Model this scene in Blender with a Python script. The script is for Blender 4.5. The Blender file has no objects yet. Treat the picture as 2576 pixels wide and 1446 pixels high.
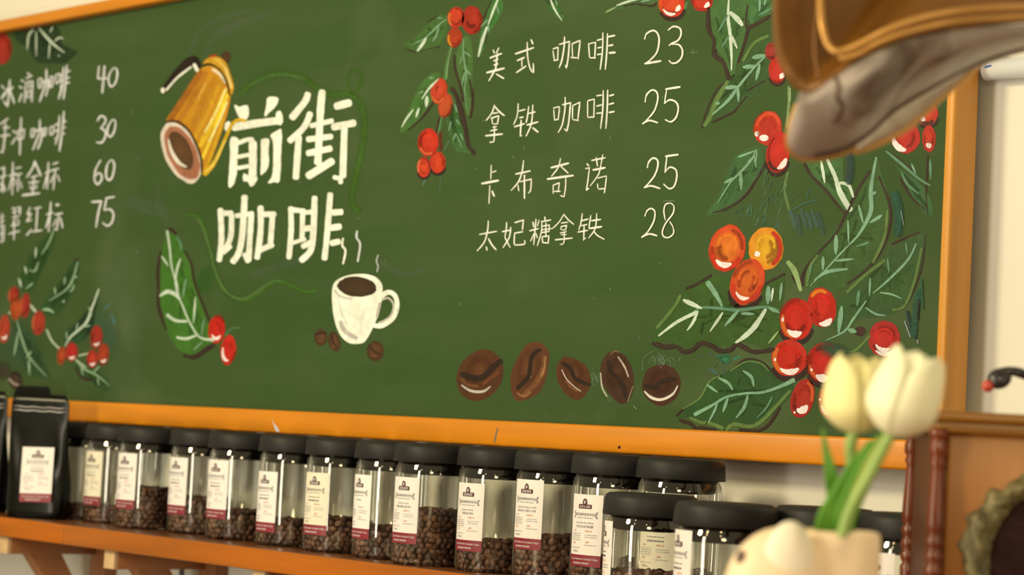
import bpy, bmesh, math, random
import numpy as np
from mathutils import Vector, Matrix
from mathutils.geometry import tessellate_polygon
random.seed(7)
SC = bpy.context.scene
COL = SC.collection

# ------------------------------------------------------------------ camera
FPX = 50 / 22.3 * 2576
PCX, PCY = 1288.0, 723.0
_r = math.radians(3.0)
_vx, _vy = -3946 - PCX, 816 - PCY
_h = -math.sin(_r) * _vx + math.cos(_r) * _vy
_X = -np.array([_vx, _vy, FPX]); _X /= np.linalg.norm(_X)
_D = FPX * FPX / _h
_Z = np.array([math.sin(_r) * _D, -math.cos(_r) * _D, FPX]); _Z /= np.linalg.norm(_Z)
_X = _X - _Z * (_X @ _Z); _X /= np.linalg.norm(_X)
_Y = np.cross(_Z, _X)
RW = np.array([_X, _Y, _Z])                    # camera (right, down, forward) -> world
CAM = np.array([1.58476, -1.72599, 1.35145])

def ray(px, py): return RW @ np.array([(px - PCX) / FPX, (py - PCY) / FPX, 1.0])
def on_y(px, py, y): d = ray(px, py); return Vector(CAM + d * ((y - CAM[1]) / d[1]))
def at_d(px, py, d): return Vector(CAM + ray(px, py) * d)

cam = bpy.data.cameras.new('camera'); camo = bpy.data.objects.new('camera', cam); COL.objects.link(camo)
cam.sensor_width = 22.3; cam.lens = 50; cam.sensor_fit = 'HORIZONTAL'; cam.clip_start = 0.05
_c = [Vector(RW @ np.array(v)) for v in ((1, 0, 0), (0, -1, 0), (0, 0, -1))]
camo.matrix_world = Matrix(((_c[0][0], _c[1][0], _c[2][0], CAM[0]), (_c[0][1], _c[1][1], _c[2][1], CAM[1]),
                            (_c[0][2], _c[1][2], _c[2][2], CAM[2]), (0, 0, 0, 1)))
cam.dof.use_dof = True; cam.dof.focus_distance = 2.28; cam.dof.aperture_fstop = 4.2
SC.camera = camo

# ------------------------------------------------------------------ world, lights, exposure
WHITE = (252, 232, 178)                         # how a white card looks under the cafe's warm light
def lin1(c):
    c /= 255.0
    return c / 12.92 if c <= 0.04045 else ((c + 0.055) / 1.055) ** 2.4
def lin(c): return tuple(lin1(v) for v in c)
_w = lin(WHITE)
WARM = tuple(v / _w[0] for v in _w)
def alb(c, k=0.82): return tuple(min(0.93, lin1(v) / w * k) for v, w in zip(c, _w))

world = bpy.data.worlds.new('room_light'); SC.world = world; world.use_nodes = True
_bg = world.node_tree.nodes['Background']
_bg.inputs[0].default_value = (WARM[0], WARM[1], WARM[2], 1); _bg.inputs[1].default_value = 0.42

def area(name, loc, target, sx, sy, power, color=WARM):
    l = bpy.data.lights.new(name, 'AREA'); l.shape = 'DISK' if sx == sy else 'RECTANGLE'; l.size = sx
    if sx != sy: l.size_y = sy
    l.energy = power; l.color = color
    o = bpy.data.objects.new(name, l); COL.objects.link(o); o.location = loc
    o.rotation_euler = (Vector(target) - Vector(loc)).to_track_quat('-Z', 'Y').to_euler()
    return o
area('ceiling_light', (-0.75, -2.6, 2.6), (-0.3, 0, 1.45), 0.5, 0.5, 45)
area('window_light', (-0.05, -2.6, 1.30), (-0.4, 0, 1.3), 0.30, 1.8, 27, (1.0, 0.90, 0.68))
area('foreground_fill', (2.5, -2.9, 2.3), (0.3, -0.3, 1.3), 0.7, 0.7, 21)  # added fill from behind the camera for planter, tulips and gramophone
area('doorway_light', (2.6, -1.0, 1.25), (0.0, -0.1, 1.3), 0.14, 1.6, 7, (1.0, 0.86, 0.62))
for i, (x, y, z) in enumerate(((0.15, -2.2, 2.3), (1.3, -1.9, 2.35))):
    l = bpy.data.lights.new('bulb', 'POINT'); l.energy = 4; l.shadow_soft_size = 0.05; l.color = (1, 0.66, 0.32)
    o = bpy.data.objects.new('bulb', l); COL.objects.link(o); o.location = (x, y, z)

vs = SC.view_settings
vs.view_transform = 'Standard'; vs.look = 'None'; vs.gamma = 1; vs.use_curve_mapping = False; vs.exposure = 0.2
SC.cycles.use_denoising = True
SC.cycles.transparent_max_bounces = 28
SC.cycles.max_bounces = 10
SC.cycles.caustics_reflective = False; SC.cycles.caustics_refractive = False

# ------------------------------------------------------------------ helpers
def nodes(name):
    m = bpy.data.materials.new(name); m.use_nodes = True
    nt = m.node_tree; b = nt.nodes['Principled BSDF']
    return m, nt, b
def inp(b, k, v):
    if k in b.inputs: b.inputs[k].default_value = v
def simple(name, c, rough=0.5, metal=0.0, var=0.12, scale=18, bump=0.0, spec=0.5, stretch=(1, 1, 1), raw=None):
    m, nt, b = nodes(name)
    a = raw or alb(c)
    tc = nt.nodes.new('ShaderNodeTexCoord'); mp = nt.nodes.new('ShaderNodeMapping'); mp.inputs['Scale'].default_value = stretch
    nt.links.new(tc.outputs['Object'], mp.inputs['Vector'])
    n = nt.nodes.new('ShaderNodeTexNoise'); n.inputs['Scale'].default_value = scale; n.inputs['Detail'].default_value = 6
    nt.links.new(mp.outputs[0], n.inputs['Vector'])
    r = nt.nodes.new('ShaderNodeValToRGB')
    r.color_ramp.elements[0].position = 0.3; r.color_ramp.elements[1].position = 0.7
    r.color_ramp.elements[0].color = (*[v * (1 - var) for v in a], 1)
    r.color_ramp.elements[1].color = (*[min(1, v * (1 + var)) for v in a], 1)
    nt.links.new(n.outputs[0], r.inputs[0]); nt.links.new(r.outputs[0], b.inputs['Base Color'])
    inp(b, 'Roughness', rough); inp(b, 'Metallic', metal); inp(b, 'Specular IOR Level', spec)
    if bump:
        bp = nt.nodes.new('ShaderNodeBump'); bp.inputs['Strength'].default_value = bump; bp.inputs['Distance'].default_value = 0.002
        nt.links.new(n.outputs[0], bp.inputs['Height']); nt.links.new(bp.outputs[0], b.inputs['Normal'])
    return m
def wood(name, c, rough=0.35, axis=0, var=0.16, coat=0.2):
    s = [26, 26, 26]; s[axis] = 1.6
    m = simple(name, c, rough, 0, var, 1.6, 0.06, 0.45, tuple(s))
    b = m.node_tree.nodes['Principled BSDF']; inp(b, 'Coat Weight', coat); inp(b, 'Coat Roughness', 0.25)
    return m

def finish(name, bm, mat, parent=None, smooth=True):
    me = bpy.data.meshes.new(name); bm.normal_update(); bm.to_mesh(me); bm.free()
    return link(name, me, mat, parent, smooth)
def link(name, me, mat, parent=None, smooth=True):
    if mat is not None and not me.materials:
        for mm in (mat if isinstance(mat, (list, tuple)) else [mat]): me.materials.append(mm)
    if smooth:
        for p in me.polygons: p.use_smooth = True
    o = bpy.data.objects.new(name, me); COL.objects.link(o)
    if parent: o.parent = parent
    return o
def tag(o, label=None, cat=None, group=None, kind=None):
    if label: o['label'] = label
    if cat: o['category'] = cat
    if group: o['group'] = group
    if kind: o['kind'] = kind
    return o
def thing(name, loc, label, cat, group=None, rz=0):
    o = bpy.data.objects.new(name, None); COL.objects.link(o); o.location = loc; o.rotation_euler = (0, 0, rz)
    o.empty_display_size = 0.02
    return tag(o, label, cat, group)
def box_bm(x0, x1, y0, y1, z0, z1, bev=0.0, bm=None, seg=2):
    own = bm is None
    bm = bm or bmesh.new()
    r = bmesh.ops.create_cube(bm, size=1)
    bmesh.ops.scale(bm, vec=(x1 - x0, y1 - y0, z1 - z0), verts=r['verts'])
    bmesh.ops.translate(bm, vec=((x0 + x1) / 2, (y0 + y1) / 2, (z0 + z1) / 2), verts=r['verts'])
    if bev:
        es = list({e for v in r['verts'] for e in v.link_edges})
        bmesh.ops.bevel(bm, geom=es, offset=bev, segments=seg, affect='EDGES', profile=0.5)
    return bm
def lathe_bm(prof, n=48, bm=None, M=None, cap=True):
    bm = bm or bmesh.new(); rings = []
    for r, z in prof:
        ring = []
        for i in range(n):
            a = 2 * math.pi * i / n
            v = Vector((r * math.cos(a), r * math.sin(a), z))
            ring.append(bm.verts.new(M @ v if M else v))
        rings.append(ring)
    for a, b in zip(rings, rings[1:]):
        for i in range(n): bm.faces.new((a[i], a[(i + 1) % n], b[(i + 1) % n], b[i]))
    if cap:
        if prof[0][0] > 1e-5: bm.faces.new(rings[0][::-1])
        if prof[-1][0] > 1e-5: bm.faces.new(rings[-1])
    return bm
def catmull(P, n=6, closed=False):
    P = [np.array(p, float) for p in P]
    if len(P) == 2 and not closed: return [P[0] + (P[1] - P[0]) * t / 4 for t in range(5)]
    out = []; m = len(P)
    rng = range(m) if closed else range(m - 1)
    for i in rng:
        if closed: a, b, c, d = P[i - 1], P[i], P[(i + 1) % m], P[(i + 2) % m]
        else: a, b, c, d = P[max(i - 1, 0)], P[i], P[i + 1], P[min(i + 2, m - 1)]
        for k in range(n):
            t = k / n
            out.append(0.5 * ((2 * b) + (c - a) * t + (2 * a - 5 * b + 4 * c - d) * t * t + (3 * b - a - 3 * c + d) * t ** 3))
    if not closed: out.append(P[-1])
    return out
def tube_bm(pts, rad, n=10, bm=None, closed=False):
    bm = bm or bmesh.new(); pts = [Vector(p) for p in pts]; rings = []; m = len(pts)
    rad = rad if isinstance(rad, (list, tuple)) else [rad] * m
    ref = None
    for i, p in enumerate(pts):
        t = (pts[min(i + 1, m - 1)] - pts[max(i - 1, 0)]).normalized()
        if ref is None: ref = t.orthogonal().normalized()
        ref = (ref - t * ref.dot(t)).normalized(); q = t.cross(ref)
        rings.append([bm.verts.new(p + (ref * math.cos(2 * math.pi * k / n) + q * math.sin(2 * math.pi * k / n)) * rad[i]) for k in range(n)])
    for a, b in zip(rings, rings[1:]):
        for k in range(n): bm.faces.new((a[k], a[(k + 1) % n], b[(k + 1) % n], b[k]))
    bm.faces.new(rings[0][::-1]); bm.faces.new(rings[-1])
    return bm

# ------------------------------------------------------------------ the setting
WALL_Y = 0.036
YB = 0.0          # painted face of the chalkboard
YF = -0.016          # front of its frame
SHELF_Z = 1.203
COUNTER_Z = 1.170
M_wall = simple('wall_paint', (242, 223, 169), 0.7, 0, 0.03, 3, 0.02)
M_floor = simple('floor_tile', (150, 120, 80), 0.5, 0, 0.15, 4)
o = finish('wall_back', box_bm(-3.2, 1.6, WALL_Y, WALL_Y + 0.12, 0, 2.9), M_wall, smooth=False); tag(o, kind='structure')
o = finish('floor', box_bm(-3.2, 3.4, -3.4, WALL_Y + 0.12, -0.06, 0), M_floor, smooth=False); tag(o, kind='structure')
_s1 = on_y(2492, 1200, WALL_Y)
# ------------------------------------------------------------------ chalkboard
XL, XR = -1.95, 0.2767          # painted field, left and right
ZB = on_y(1226, 1056.5, YB)[2]; ZT = on_y(200, 49, YB)[2]
ZFB = on_y(1500, 1137, YF)[2]   # lower edge of the frame
XFR = on_y(1900 + 1300 / 2.583, 254, YF)[0]
ZFT = on_y(130, 25, YF)[2]
M_frame = wood('orange_frame_wood', (218, 126, 8), 0.42, 0, .17, .06)
M_frame_v = wood('orange_frame_wood_upright', (222, 144, 44), 0.42, 2, .1, .06)

def board_material():
    m, nt, b = nodes('green_chalkboard')
    L = nt.links.new
    tc = nt.nodes.new('ShaderNodeTexCoord')
    def noise(scale, detail, mp):
        mpn = nt.nodes.new('ShaderNodeMapping'); mpn.inputs['Scale'].default_value = mp; L(tc.outputs['Object'], mpn.inputs[0])
        n = nt.nodes.new('ShaderNodeTexNoise'); n.inputs['Scale'].default_value = scale; n.inputs['Detail'].default_value = detail
        L(mpn.outputs[0], n.inputs['Vector']); return n
    def ramp(src, p0, c0, p1, c1):
        r = nt.nodes.new('ShaderNodeValToRGB'); r.color_ramp.elements[0].position = p0; r.color_ramp.elements[1].position = p1
        r.color_ramp.elements[0].color = c0; r.color_ramp.elements[1].color = c1; L(src, r.inputs[0]); return r
    base = ramp(noise(2.2, 4, (1, 1, 1)).outputs[0], 0.3, (*alb((53, 74, 29)), 1), 0.7, (*alb((66, 81, 34)), 1))
    dust = ramp(noise(3.0, 9, (1.2, 1, 1.2)).outputs[0], 0.55, (0, 0, 0, 1), 0.85, (1, 1, 1, 1))
    wipe = ramp(noise(5.0, 5, (0.6, 1, 3.5)).outputs[0], 0.45, (0, 0, 0, 1), 0.85, (1, 1, 1, 1))
    mul = nt.nodes.new('ShaderNodeMath'); mul.operation = 'MULTIPLY_ADD'; L(dust.outputs[0], mul.inputs[0]); mul.inputs[1].default_value = 0.20
    w2 = nt.nodes.new('ShaderNodeMath'); w2.operation = 'MULTIPLY'; L(wipe.outputs[0], w2.inputs[0]); w2.inputs[1].default_value = 0.07
    L(w2.outputs[0], mul.inputs[2])
    mx = nt.nodes.new('ShaderNodeMix'); mx.data_type = 'RGBA'; L(mul.outputs[0], mx.inputs['Factor'])
    L(base.outputs[0], mx.inputs['A']); mx.inputs['B'].default_value = (*alb((150, 148, 100)), 1)
    L(mx.outputs['Result'], b.inputs['Base Color'])
    inp(b, 'Roughness', 0.66); inp(b, 'Specular IOR Level', 0.14)
    g = noise(260, 3, (1, 1, 1)); bp = nt.nodes.new('ShaderNodeBump'); bp.inputs['Strength'].default_value = 0.08; bp.inputs['Distance'].default_value = 0.001
    L(g.outputs[0], bp.inputs['Height']); L(bp.outputs[0], b.inputs['Normal'])
    return m
def paint_material():
    m, nt, b = nodes('brushed_paint'); L = nt.links.new
    at = nt.nodes.new('ShaderNodeAttribute'); at.attribute_name = 'pigment'
    tc = nt.nodes.new('ShaderNodeTexCoord')
    n = nt.nodes.new('ShaderNodeTexNoise'); n.inputs['Scale'].default_value = 95; n.inputs['Detail'].default_value = 5
    L(tc.outputs['Object'], n.inputs['Vector'])
    n2 = nt.nodes.new('ShaderNodeTexNoise'); n2.inputs['Scale'].default_value = 22; n2.inputs['Detail'].default_value = 4
    L(tc.outputs['Object'], n2.inputs['Vector'])
    ad = nt.nodes.new('ShaderNodeMath'); ad.operation = 'ADD'; L(n.outputs[0], ad.inputs[0]); L(n2.outputs[0], ad.inputs[1])
    mr = nt.nodes.new('ShaderNodeMapRange'); mr.inputs['From Min'].default_value = 0.7; mr.inputs['From Max'].default_value = 1.3
    mr.inputs['To Min'].default_value = 0.70; mr.inputs['To Max'].default_value = 1.03; L(ad.outputs[0], mr.inputs['Value'])
    hsv = nt.nodes.new('ShaderNodeHueSaturation'); L(at.outputs['Color'], hsv.inputs['Color']); L(mr.outputs[0], hsv.inputs['Value'])
    L(hsv.outputs[0], b.inputs['Base Color']); inp(b, 'Roughness', 0.5); inp(b, 'Specular IOR Level', 0.25)
    # dry-brush edges: the coat breaks up where it is thin
    nd = nt.nodes.new('ShaderNodeTexNoise'); nd.inputs['Scale'].default_value = 420; nd.inputs['Detail'].default_value = 3
    L(tc.outputs['Object'], nd.inputs['Vector'])
    m1 = nt.nodes.new('ShaderNodeMath'); m1.operation = 'MULTIPLY_ADD'; L(nd.outputs[0], m1.inputs[0]); m1.inputs[1].default_value = 1.9; m1.inputs[2].default_value = -0.95
    m2 = nt.nodes.new('ShaderNodeMath'); m2.operation = 'MULTIPLY'; L(at.outputs['Alpha'], m2.inputs[0]); m2.inputs[1].default_value = 1.22
    m3 = nt.nodes.new('ShaderNodeMath'); m3.operation = 'MULTIPLY_ADD'; m3.use_clamp = True; L(m1.outputs[0], m3.inputs[0]); L(at.outputs['Alpha'], m3.inputs[1]); L(m2.outputs[0], m3.inputs[2])
    L(m3.outputs[0], b.inputs['Alpha'])
    bp = nt.nodes.new('ShaderNodeBump'); bp.inputs['Strength'].default_value = 0.25; bp.inputs['Distance'].default_value = 0.0012
    L(n.outputs[0], bp.inputs['Height']); L(bp.outputs[0], b.inputs['Normal'])
    return m
M_board = board_material(); M_paint = paint_material()

board = thing('chalkboard', (-0.4, YB, ZFB), 'long green cafe chalkboard in an orange wooden frame painted with menus, coffee cherries and leaves', 'chalkboard')
def bpart(name, bm, mat, smooth=False):
    bmesh.ops.translate(bm, vec=-Vector(board.location), verts=bm.verts[:])
    return finish(name, bm, mat, board, smooth)
bpart('board_panel', box_bm(XL - .004, XR + .004, YB, YB + .014, ZB - .004, ZT + .004), M_board)
bpart('mounting_batten', box_bm(XL + .05, XR - .12, YB + .014, WALL_Y - .0002, ZB + .08, ZB + .13), M_frame)
bpart('mounting_batten', box_bm(XL + .05, XR - .12, YB + .014, WALL_Y - .0002, ZT - .13, ZT - .08), M_frame)
tag(bpart('frame_rail', box_bm(XL - .03, XFR, YF, YB + .02, ZFB, ZB, .003), M_frame, True), 'lower orange frame rail')
tag(bpart('frame_rail', box_bm(XL - .03, XFR, YF, YB + .02, ZT, ZFT, .003), M_frame, True), 'upper orange frame rail')
tag(bpart('frame_stile', box_bm(XR, XFR, YF, YB + .02, ZB, ZT, .003), M_frame_v, True), 'right orange frame upright')
bpart('frame_stile', box_bm(XL - .03, XL, YF, YB + .02, ZB, ZT, .003), M_frame_v, True)

class Paint:
    """one painted motif: layers of brush strokes on the board"""
    def __init__(s, crop, layer=0, y=None):
        s.o = crop; s.k = layer; s.V = []; s.F = []; s.C = []; s.y = YB if y is None else y
    def w(s, p):
        ox, oy, sc = s.o
        q = on_y(ox + p[0] / sc, oy + p[1] / sc, s.y)
        q[1] = s.y - 0.00006 - 0.000018 * s.k
        return q - Vector(board.location)
    def poly(s, pts, col, a=1.0, sm=True, jit=0.0):
        s.k += 1
        P = catmull(pts, 5, True) if sm else [np.array(p, float) for p in pts]
        if jit: P = [p + np.array([random.uniform(-jit, jit), random.uniform(-jit, jit)]) for p in P]
        b = len(s.V); c = (*alb(col), a)
        s.V += [s.w(p) for p in P]; s.C += [c] * len(P)
        for t in tessellate_polygon([[Vector((p[0], p[1], 0)) for p in P]]): s.F.append(tuple(b + i for i in t))
        return s
    def blob(s, cx, cy, rx, ry, rot, cin, cout, a=1.0, aout=None):
        """radial fan: pigment blends from the middle to the rim"""
        s.k += 1; R = math.radians(rot); n = 28; b = len(s.V); aout = a if aout is None else aout
        ci, co = alb(cin), alb(cout)
        s.V.append(s.w((cx, cy))); s.C.append((*ci, a))
        rings = ((0.45, 0.25), (0.8, 0.75), (1.0, 1.0))
        for f, t in rings:
            for i in range(n):
                th = 2 * math.pi * i / n; jf = f * (1 + (random.uniform(-.03, .03) if f == 1 else 0))
                x, y = rx * jf * math.cos(th), ry * jf * math.sin(th)
                s.V.append(s.w((cx + x * math.cos(R) - y * math.sin(R), cy + x * math.sin(R) + y * math.cos(R))))
                s.C.append((*[ci[j] * (1 - t) + co[j] * t for j in range(3)], a * (1 - t) + aout * t))
        for i in range(n): s.F.append((b, b + 1 + i, b + 1 + (i + 1) % n))
        for q in range(2):
            u, v = b + 1 + q * n, b + 1 + (q + 1) * n
            for i in range(n): s.F.append((u + i, u + (i + 1) % n, v + (i + 1) % n, v + i))
        return s
    def st(s, pts, w, col, a=1.0, soft=0.12, taper=0.75, jit=0.06):
        """a brush stroke through pts, w wide"""
        s.k += 1
        P = catmull(pts, 6); m = len(P)
        W = w if isinstance(w, (list, tuple)) else None
        c0 = alb(col); b = len(s.V); rows = 0
        def put(p, n, hw, f, al):
            nonlocal rows
            for u, aa in ((-1, 0.0 if soft > .3 else .55), (-(1 - soft), 1), ((1 - soft), 1), (1, 0.0 if soft > .3 else .55)):
                s.V.append(s.w(p + n * hw * u)); s.C.append((*[v * f for v in c0], a * aa * al))
            rows += 1
        for i, p in enumerate(P):
            t = P[min(i + 1, m - 1)] - P[max(i - 1, 0)]; L = np.hypot(*t) or 1; t = t / L; n = np.array([-t[1], t[0]])
            u = i / (m - 1)
            hw = 0.5 * (np.interp(u, np.linspace(0, 1, len(W)), W) if W else w * (1 if 0.12 < u < 0.85 else taper + .15))
            hw *= 1 + random.uniform(-jit, jit); f = 1 + random.uniform(-.06, .06)
            if i == 0: put(p - t * hw * .55, n, hw * .55, f, 1)
            put(p, n, hw, f, 1)
            if i == m - 1: put(p + t * hw * .5, n, hw * .5, f, 1)
        for r in range(rows - 1):
            for q in range(3): s.F.append((b + r * 4 + q, b + r * 4 + q + 1, b + r * 4 + 4 + q + 1, b + r * 4 + 4 + q))
        return s
    def lines(s, data, col, wk=1.0, **kw):
        for d in data: s.st(d[1:], d[0] * wk, col, **kw)
        return s
    def done(s, name, label=None, parent=None):
        me = bpy.data.meshes.new(name); me.from_pydata([tuple(v) for v in s.V], [], s.F)
        a = me.color_attributes.new('pigment', 'FLOAT_COLOR', 'POINT')
        a.data.foreach_set('color', np.array(s.C, np.float32).ravel())
        me.update()
        o = link(name, me, M_paint, parent or board, False)
        if parent: o.location = (0, 0, 0)
        return tag(o, label)

CHALK = (252, 238, 202); DARK = (52, 34, 20)
cA = (1180, 50, 4.4414); cB = (1180, 350, 4.381); cC = (380, 100, 2.494); cD = (380, 540, 3.616)
cE = (960, 0, 3.0118); cFb = (1100, 820, 3.903); cG = (1600, 380, 2.781); cH = (1500, 0, 2.893)
cI = (1900, 0, 2.583); cJ = (1640, 800, 3.3895); cL = (0, 0, 2.891); cM = (0, 480, 2.677)

# --- menu at the right: one part per written line
def write(crop, data, label, wk=0.95, col=CHALK, soft=.15):
    Paint(crop, 1).lines(data, col, wk, soft=soft, taper=.6).done('menu_line', label)
write(cA, [
 (14,(270,335),(285,375)),(14,(335,310),(305,370)),(20,(235,425),(365,375)),(17,(320,375),(310,440),(298,540),(268,600),(222,682)),(18,(275,460),(325,437)),(16,(278,505),(325,490)),(26,(200,590),(395,540)),(17,(305,605),(390,655)),
 (22,(520,380),(725,310)),(16,(652,250),(655,400),(680,530),(715,590)),(16,(722,590),(720,485)),(18,(695,220),(715,270)),(20,(540,455),(620,420)),(13,(592,430),(592,525)),(20,(530,590),(640,515)),
 (13,(940,345),(955,450)),(14,(940,325),(1000,305)),(14,(998,310),(992,450)),(16,(950,455),(1000,445)),(18,(1070,190),(1065,300),(1040,450),(1010,535)),(16,(1010,275),(1130,240)),(18,(1125,245),(1110,430),(1090,540)),(10,(1090,540),(1078,505)),(14,(1155,270),(1160,410)),(18,(1150,270),(1245,230)),(18,(1245,235),(1222,440)),(17,(1140,420),(1210,425)),
 (14,(1340,270),(1350,420)),(14,(1335,270),(1420,250)),(16,(1418,250),(1408,430)),(15,(1355,425),(1420,425)),(17,(1500,145),(1495,350),(1470,555)),(17,(1435,230),(1490,215)),(16,(1440,315),(1490,305)),(16,(1435,390),(1490,380)),(18,(1552,155),(1545,350),(1528,555)),(22,(1560,190),(1635,175)),(22,(1565,290),(1615,280)),(26,(1570,370),(1640,365)),
 (20,(1968,215),(1990,155),(2060,120),(2110,150),(2130,230),(2105,360),(2040,440),(1970,492)),(27,(1970,490),(2150,460)),(21,(2232,115),(2290,75),(2360,95),(2375,160),(2340,230),(2270,265),(2240,288)),(21,(2270,272),(2350,280),(2390,340),(2380,420),(2330,475),(2275,485),(2240,455))],
 'hand-painted top menu line with the price 23')
write(cA, [
 (14,(285,950),(255,1040),(190,1125)),(18,(285,965),(345,1030),(395,1070)),(14,(265,1045),(325,1035)),(12,(255,1090),(262,1160)),(14,(245,1100),(335,1070)),(13,(332,1075),(318,1165)),(12,(270,1165),(315,1160)),(14,(265,1200),(310,1190)),(16,(240,1240),(315,1225)),(22,(185,1295),(375,1275)),(14,(285,1190),(283,1310),(278,1362)),(14,(278,1362),(232,1368)),
 (14,(552,935),(540,1070),(500,1170)),(16,(555,1020),(630,1000)),(18,(565,1095),(610,1085)),(18,(510,1195),(620,1160)),(17,(585,1120),(575,1300)),(12,(575,1300),(595,1290)),(14,(670,965),(655,1080),(640,1150)),(16,(670,1045),(745,1028)),(20,(650,1175),(775,1140)),(16,(715,950),(710,1080),(690,1190),(640,1300)),(22,(715,1205),(775,1255)),
 (12,(950,1000),(958,1120)),(14,(945,985),(1015,970)),(13,(1015,975),(1000,1115)),(14,(960,1120),(1000,1110)),(16,(1078,865),(1075,1000),(1045,1170),(1000,1258)),(16,(1045,950),(1145,925)),(18,(1138,930),(1120,1130),(1097,1245)),(14,(1097,1245),(1070,1218)),(14,(1162,960),(1160,1110)),(15,(1160,960),(1245,920)),(17,(1243,925),(1220,1120)),(14,(1165,1115),(1230,1125)),
 (13,(1330,910),(1330,1085)),(15,(1330,905),(1405,885)),(16,(1405,885),(1400,1090)),(15,(1335,1090),(1405,1085)),(18,(1505,790),(1500,1000),(1475,1215)),(17,(1430,850),(1490,840)),(16,(1430,965),(1490,950)),(17,(1430,1045),(1490,1040)),(19,(1555,785),(1550,1000),(1535,1215)),(20,(1575,850),(1625,835)),(19,(1570,945),(1625,930)),(20,(1570,1035),(1630,1025)),
 (19,(1975,920),(1990,840),(2050,785),(2105,810),(2115,890),(2080,1010),(2020,1090),(1945,1165)),(21,(1945,1160),(2020,1125),(2115,1150)),(26,(2205,775),(2365,750)),(14,(2215,780),(2190,935)),(21,(2190,935),(2250,895),(2320,920),(2345,990),(2320,1090),(2260,1140),(2200,1115))],
 'hand-painted second menu line with the upper price 25')
write(cB, [
 (13,(245,285),(240,440)),(14,(255,365),(300,350)),(26,(140,490),(325,455)),(13,(230,510),(220,710)),(20,(255,570),(278,630)),
 (15,(602,235),(585,360),(545,470),(465,565)),(20,(515,385),(675,350)),(12,(540,505),(550,570)),(16,(560,470),(690,440)),(13,(688,445),(680,560),(655,595)),(18,(612,395),(612,655)),
 (14,(1010,210),(985,310),(910,410)),(24,(905,315),(1100,265)),(16,(1010,295),(1095,375)),(26,(865,440),(1150,400)),(12,(930,515),(930,600)),(14,(925,510),(1000,480)),(13,(998,485),(985,575)),(16,(945,575),(1010,575)),(14,(1070,420),(1065,540),(1050,635)),(14,(1050,635),(1010,622)),
 (16,(1300,270),(1325,295)),(14,(1285,325),(1335,315)),(15,(1330,320),(1310,480),(1295,565)),(15,(1295,565),(1325,540)),(18,(1355,235),(1505,205)),(14,(1405,200),(1420,300)),(13,(1478,170),(1460,270)),(24,(1370,340),(1505,315)),(14,(1460,270),(1430,390),(1340,515)),(12,(1420,490),(1425,545)),(14,(1420,430),(1520,405)),(14,(1520,405),(1505,540),(1495,595)),(16,(1435,550),(1500,545)),
 (20,(1970,315),(1985,255),(2030,210),(2080,230),(2085,300),(2050,400),(1990,480),(1935,535)),(22,(1935,535),(2010,515),(2110,545)),(24,(2170,190),(2310,170)),(17,(2185,200),(2165,370)),(20,(2165,365),(2220,310),(2285,340),(2295,420),(2265,520),(2210,545),(2150,495))],
 'hand-painted third menu line with the lower price 25')
write(cB, [
 (16,(212,900),(205,1000),(170,1130),(90,1230)),(17,(115,1050),(305,1015)),(14,(190,1185),(200,1225)),(18,(215,1095),(250,1160),(300,1220)),
 (13,(415,915),(410,1000),(395,1080)),(13,(395,1080),(455,1195)),(15,(460,970),(445,1080),(375,1195)),(16,(365,1020),(465,1000)),(16,(505,920),(605,890)),(15,(600,895),(590,1000)),(16,(505,1035),(595,1020)),(16,(505,1035),(500,1150),(530,1165),(610,1155),(615,1115)),
 (14,(705,910),(715,970)),(12,(775,890),(755,960)),(15,(740,880),(730,1000),(715,1165)),(16,(670,1010),(770,985)),(12,(725,1030),(680,1125)),(12,(740,1035),(755,1090)),(15,(838,855),(840,890)),(16,(800,910),(905,890)),(13,(805,900),(800,1020),(755,1175)),(13,(850,920),(850,1080)),(14,(810,960),(890,945)),(13,(800,1000),(920,985)),(13,(890,945),(885,1010)),(14,(805,1030),(890,1015)),(13,(810,1080),(815,1140)),(14,(810,1075),(885,1065)),(15,(885,1065),(875,1150)),(14,(815,1140),(880,1145)),
 (13,(1050,825),(1000,910),(925,985)),(15,(1050,830),(1100,890),(1160,940)),(14,(1020,925),(1095,915)),(12,(1015,975),(1022,1000)),(14,(1015,965),(1085,950)),(12,(1080,955),(1070,1000)),(11,(1030,1000),(1070,1000)),(14,(1010,1035),(1080,1020)),(12,(1020,1055),(1080,1050)),(18,(955,1110),(1145,1090)),(13,(1055,1030),(1055,1110),(1045,1155)),(13,(1045,1155),(1010,1160)),
 (14,(1255,820),(1240,920),(1215,1000)),(17,(1250,900),(1320,880)),(15,(1240,955),(1310,940)),(17,(1205,1025),(1315,1005)),(16,(1275,960),(1270,1115)),(12,(1275,1100),(1295,1090)),(14,(1350,840),(1335,930),(1330,980)),(18,(1355,900),(1460,885)),(22,(1330,985),(1470,965)),(15,(1415,820),(1405,950),(1380,1020),(1325,1090)),(15,(1385,1015),(1420,1060),(1500,1105)),
 (18,(1945,850),(1970,790),(2015,765),(2055,800),(2045,900),(1985,1010),(1910,1085)),(22,(1910,1080),(1990,1045),(2080,1065)),(17,(2230,705),(2175,720),(2155,790),(2170,890)),(17,(2230,705),(2265,740),(2255,820),(2180,920),(2140,1010),(2150,1070),(2205,1085),(2260,1040),(2255,970),(2220,910))],
 'hand-painted bottom menu line with the price 28')
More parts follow.
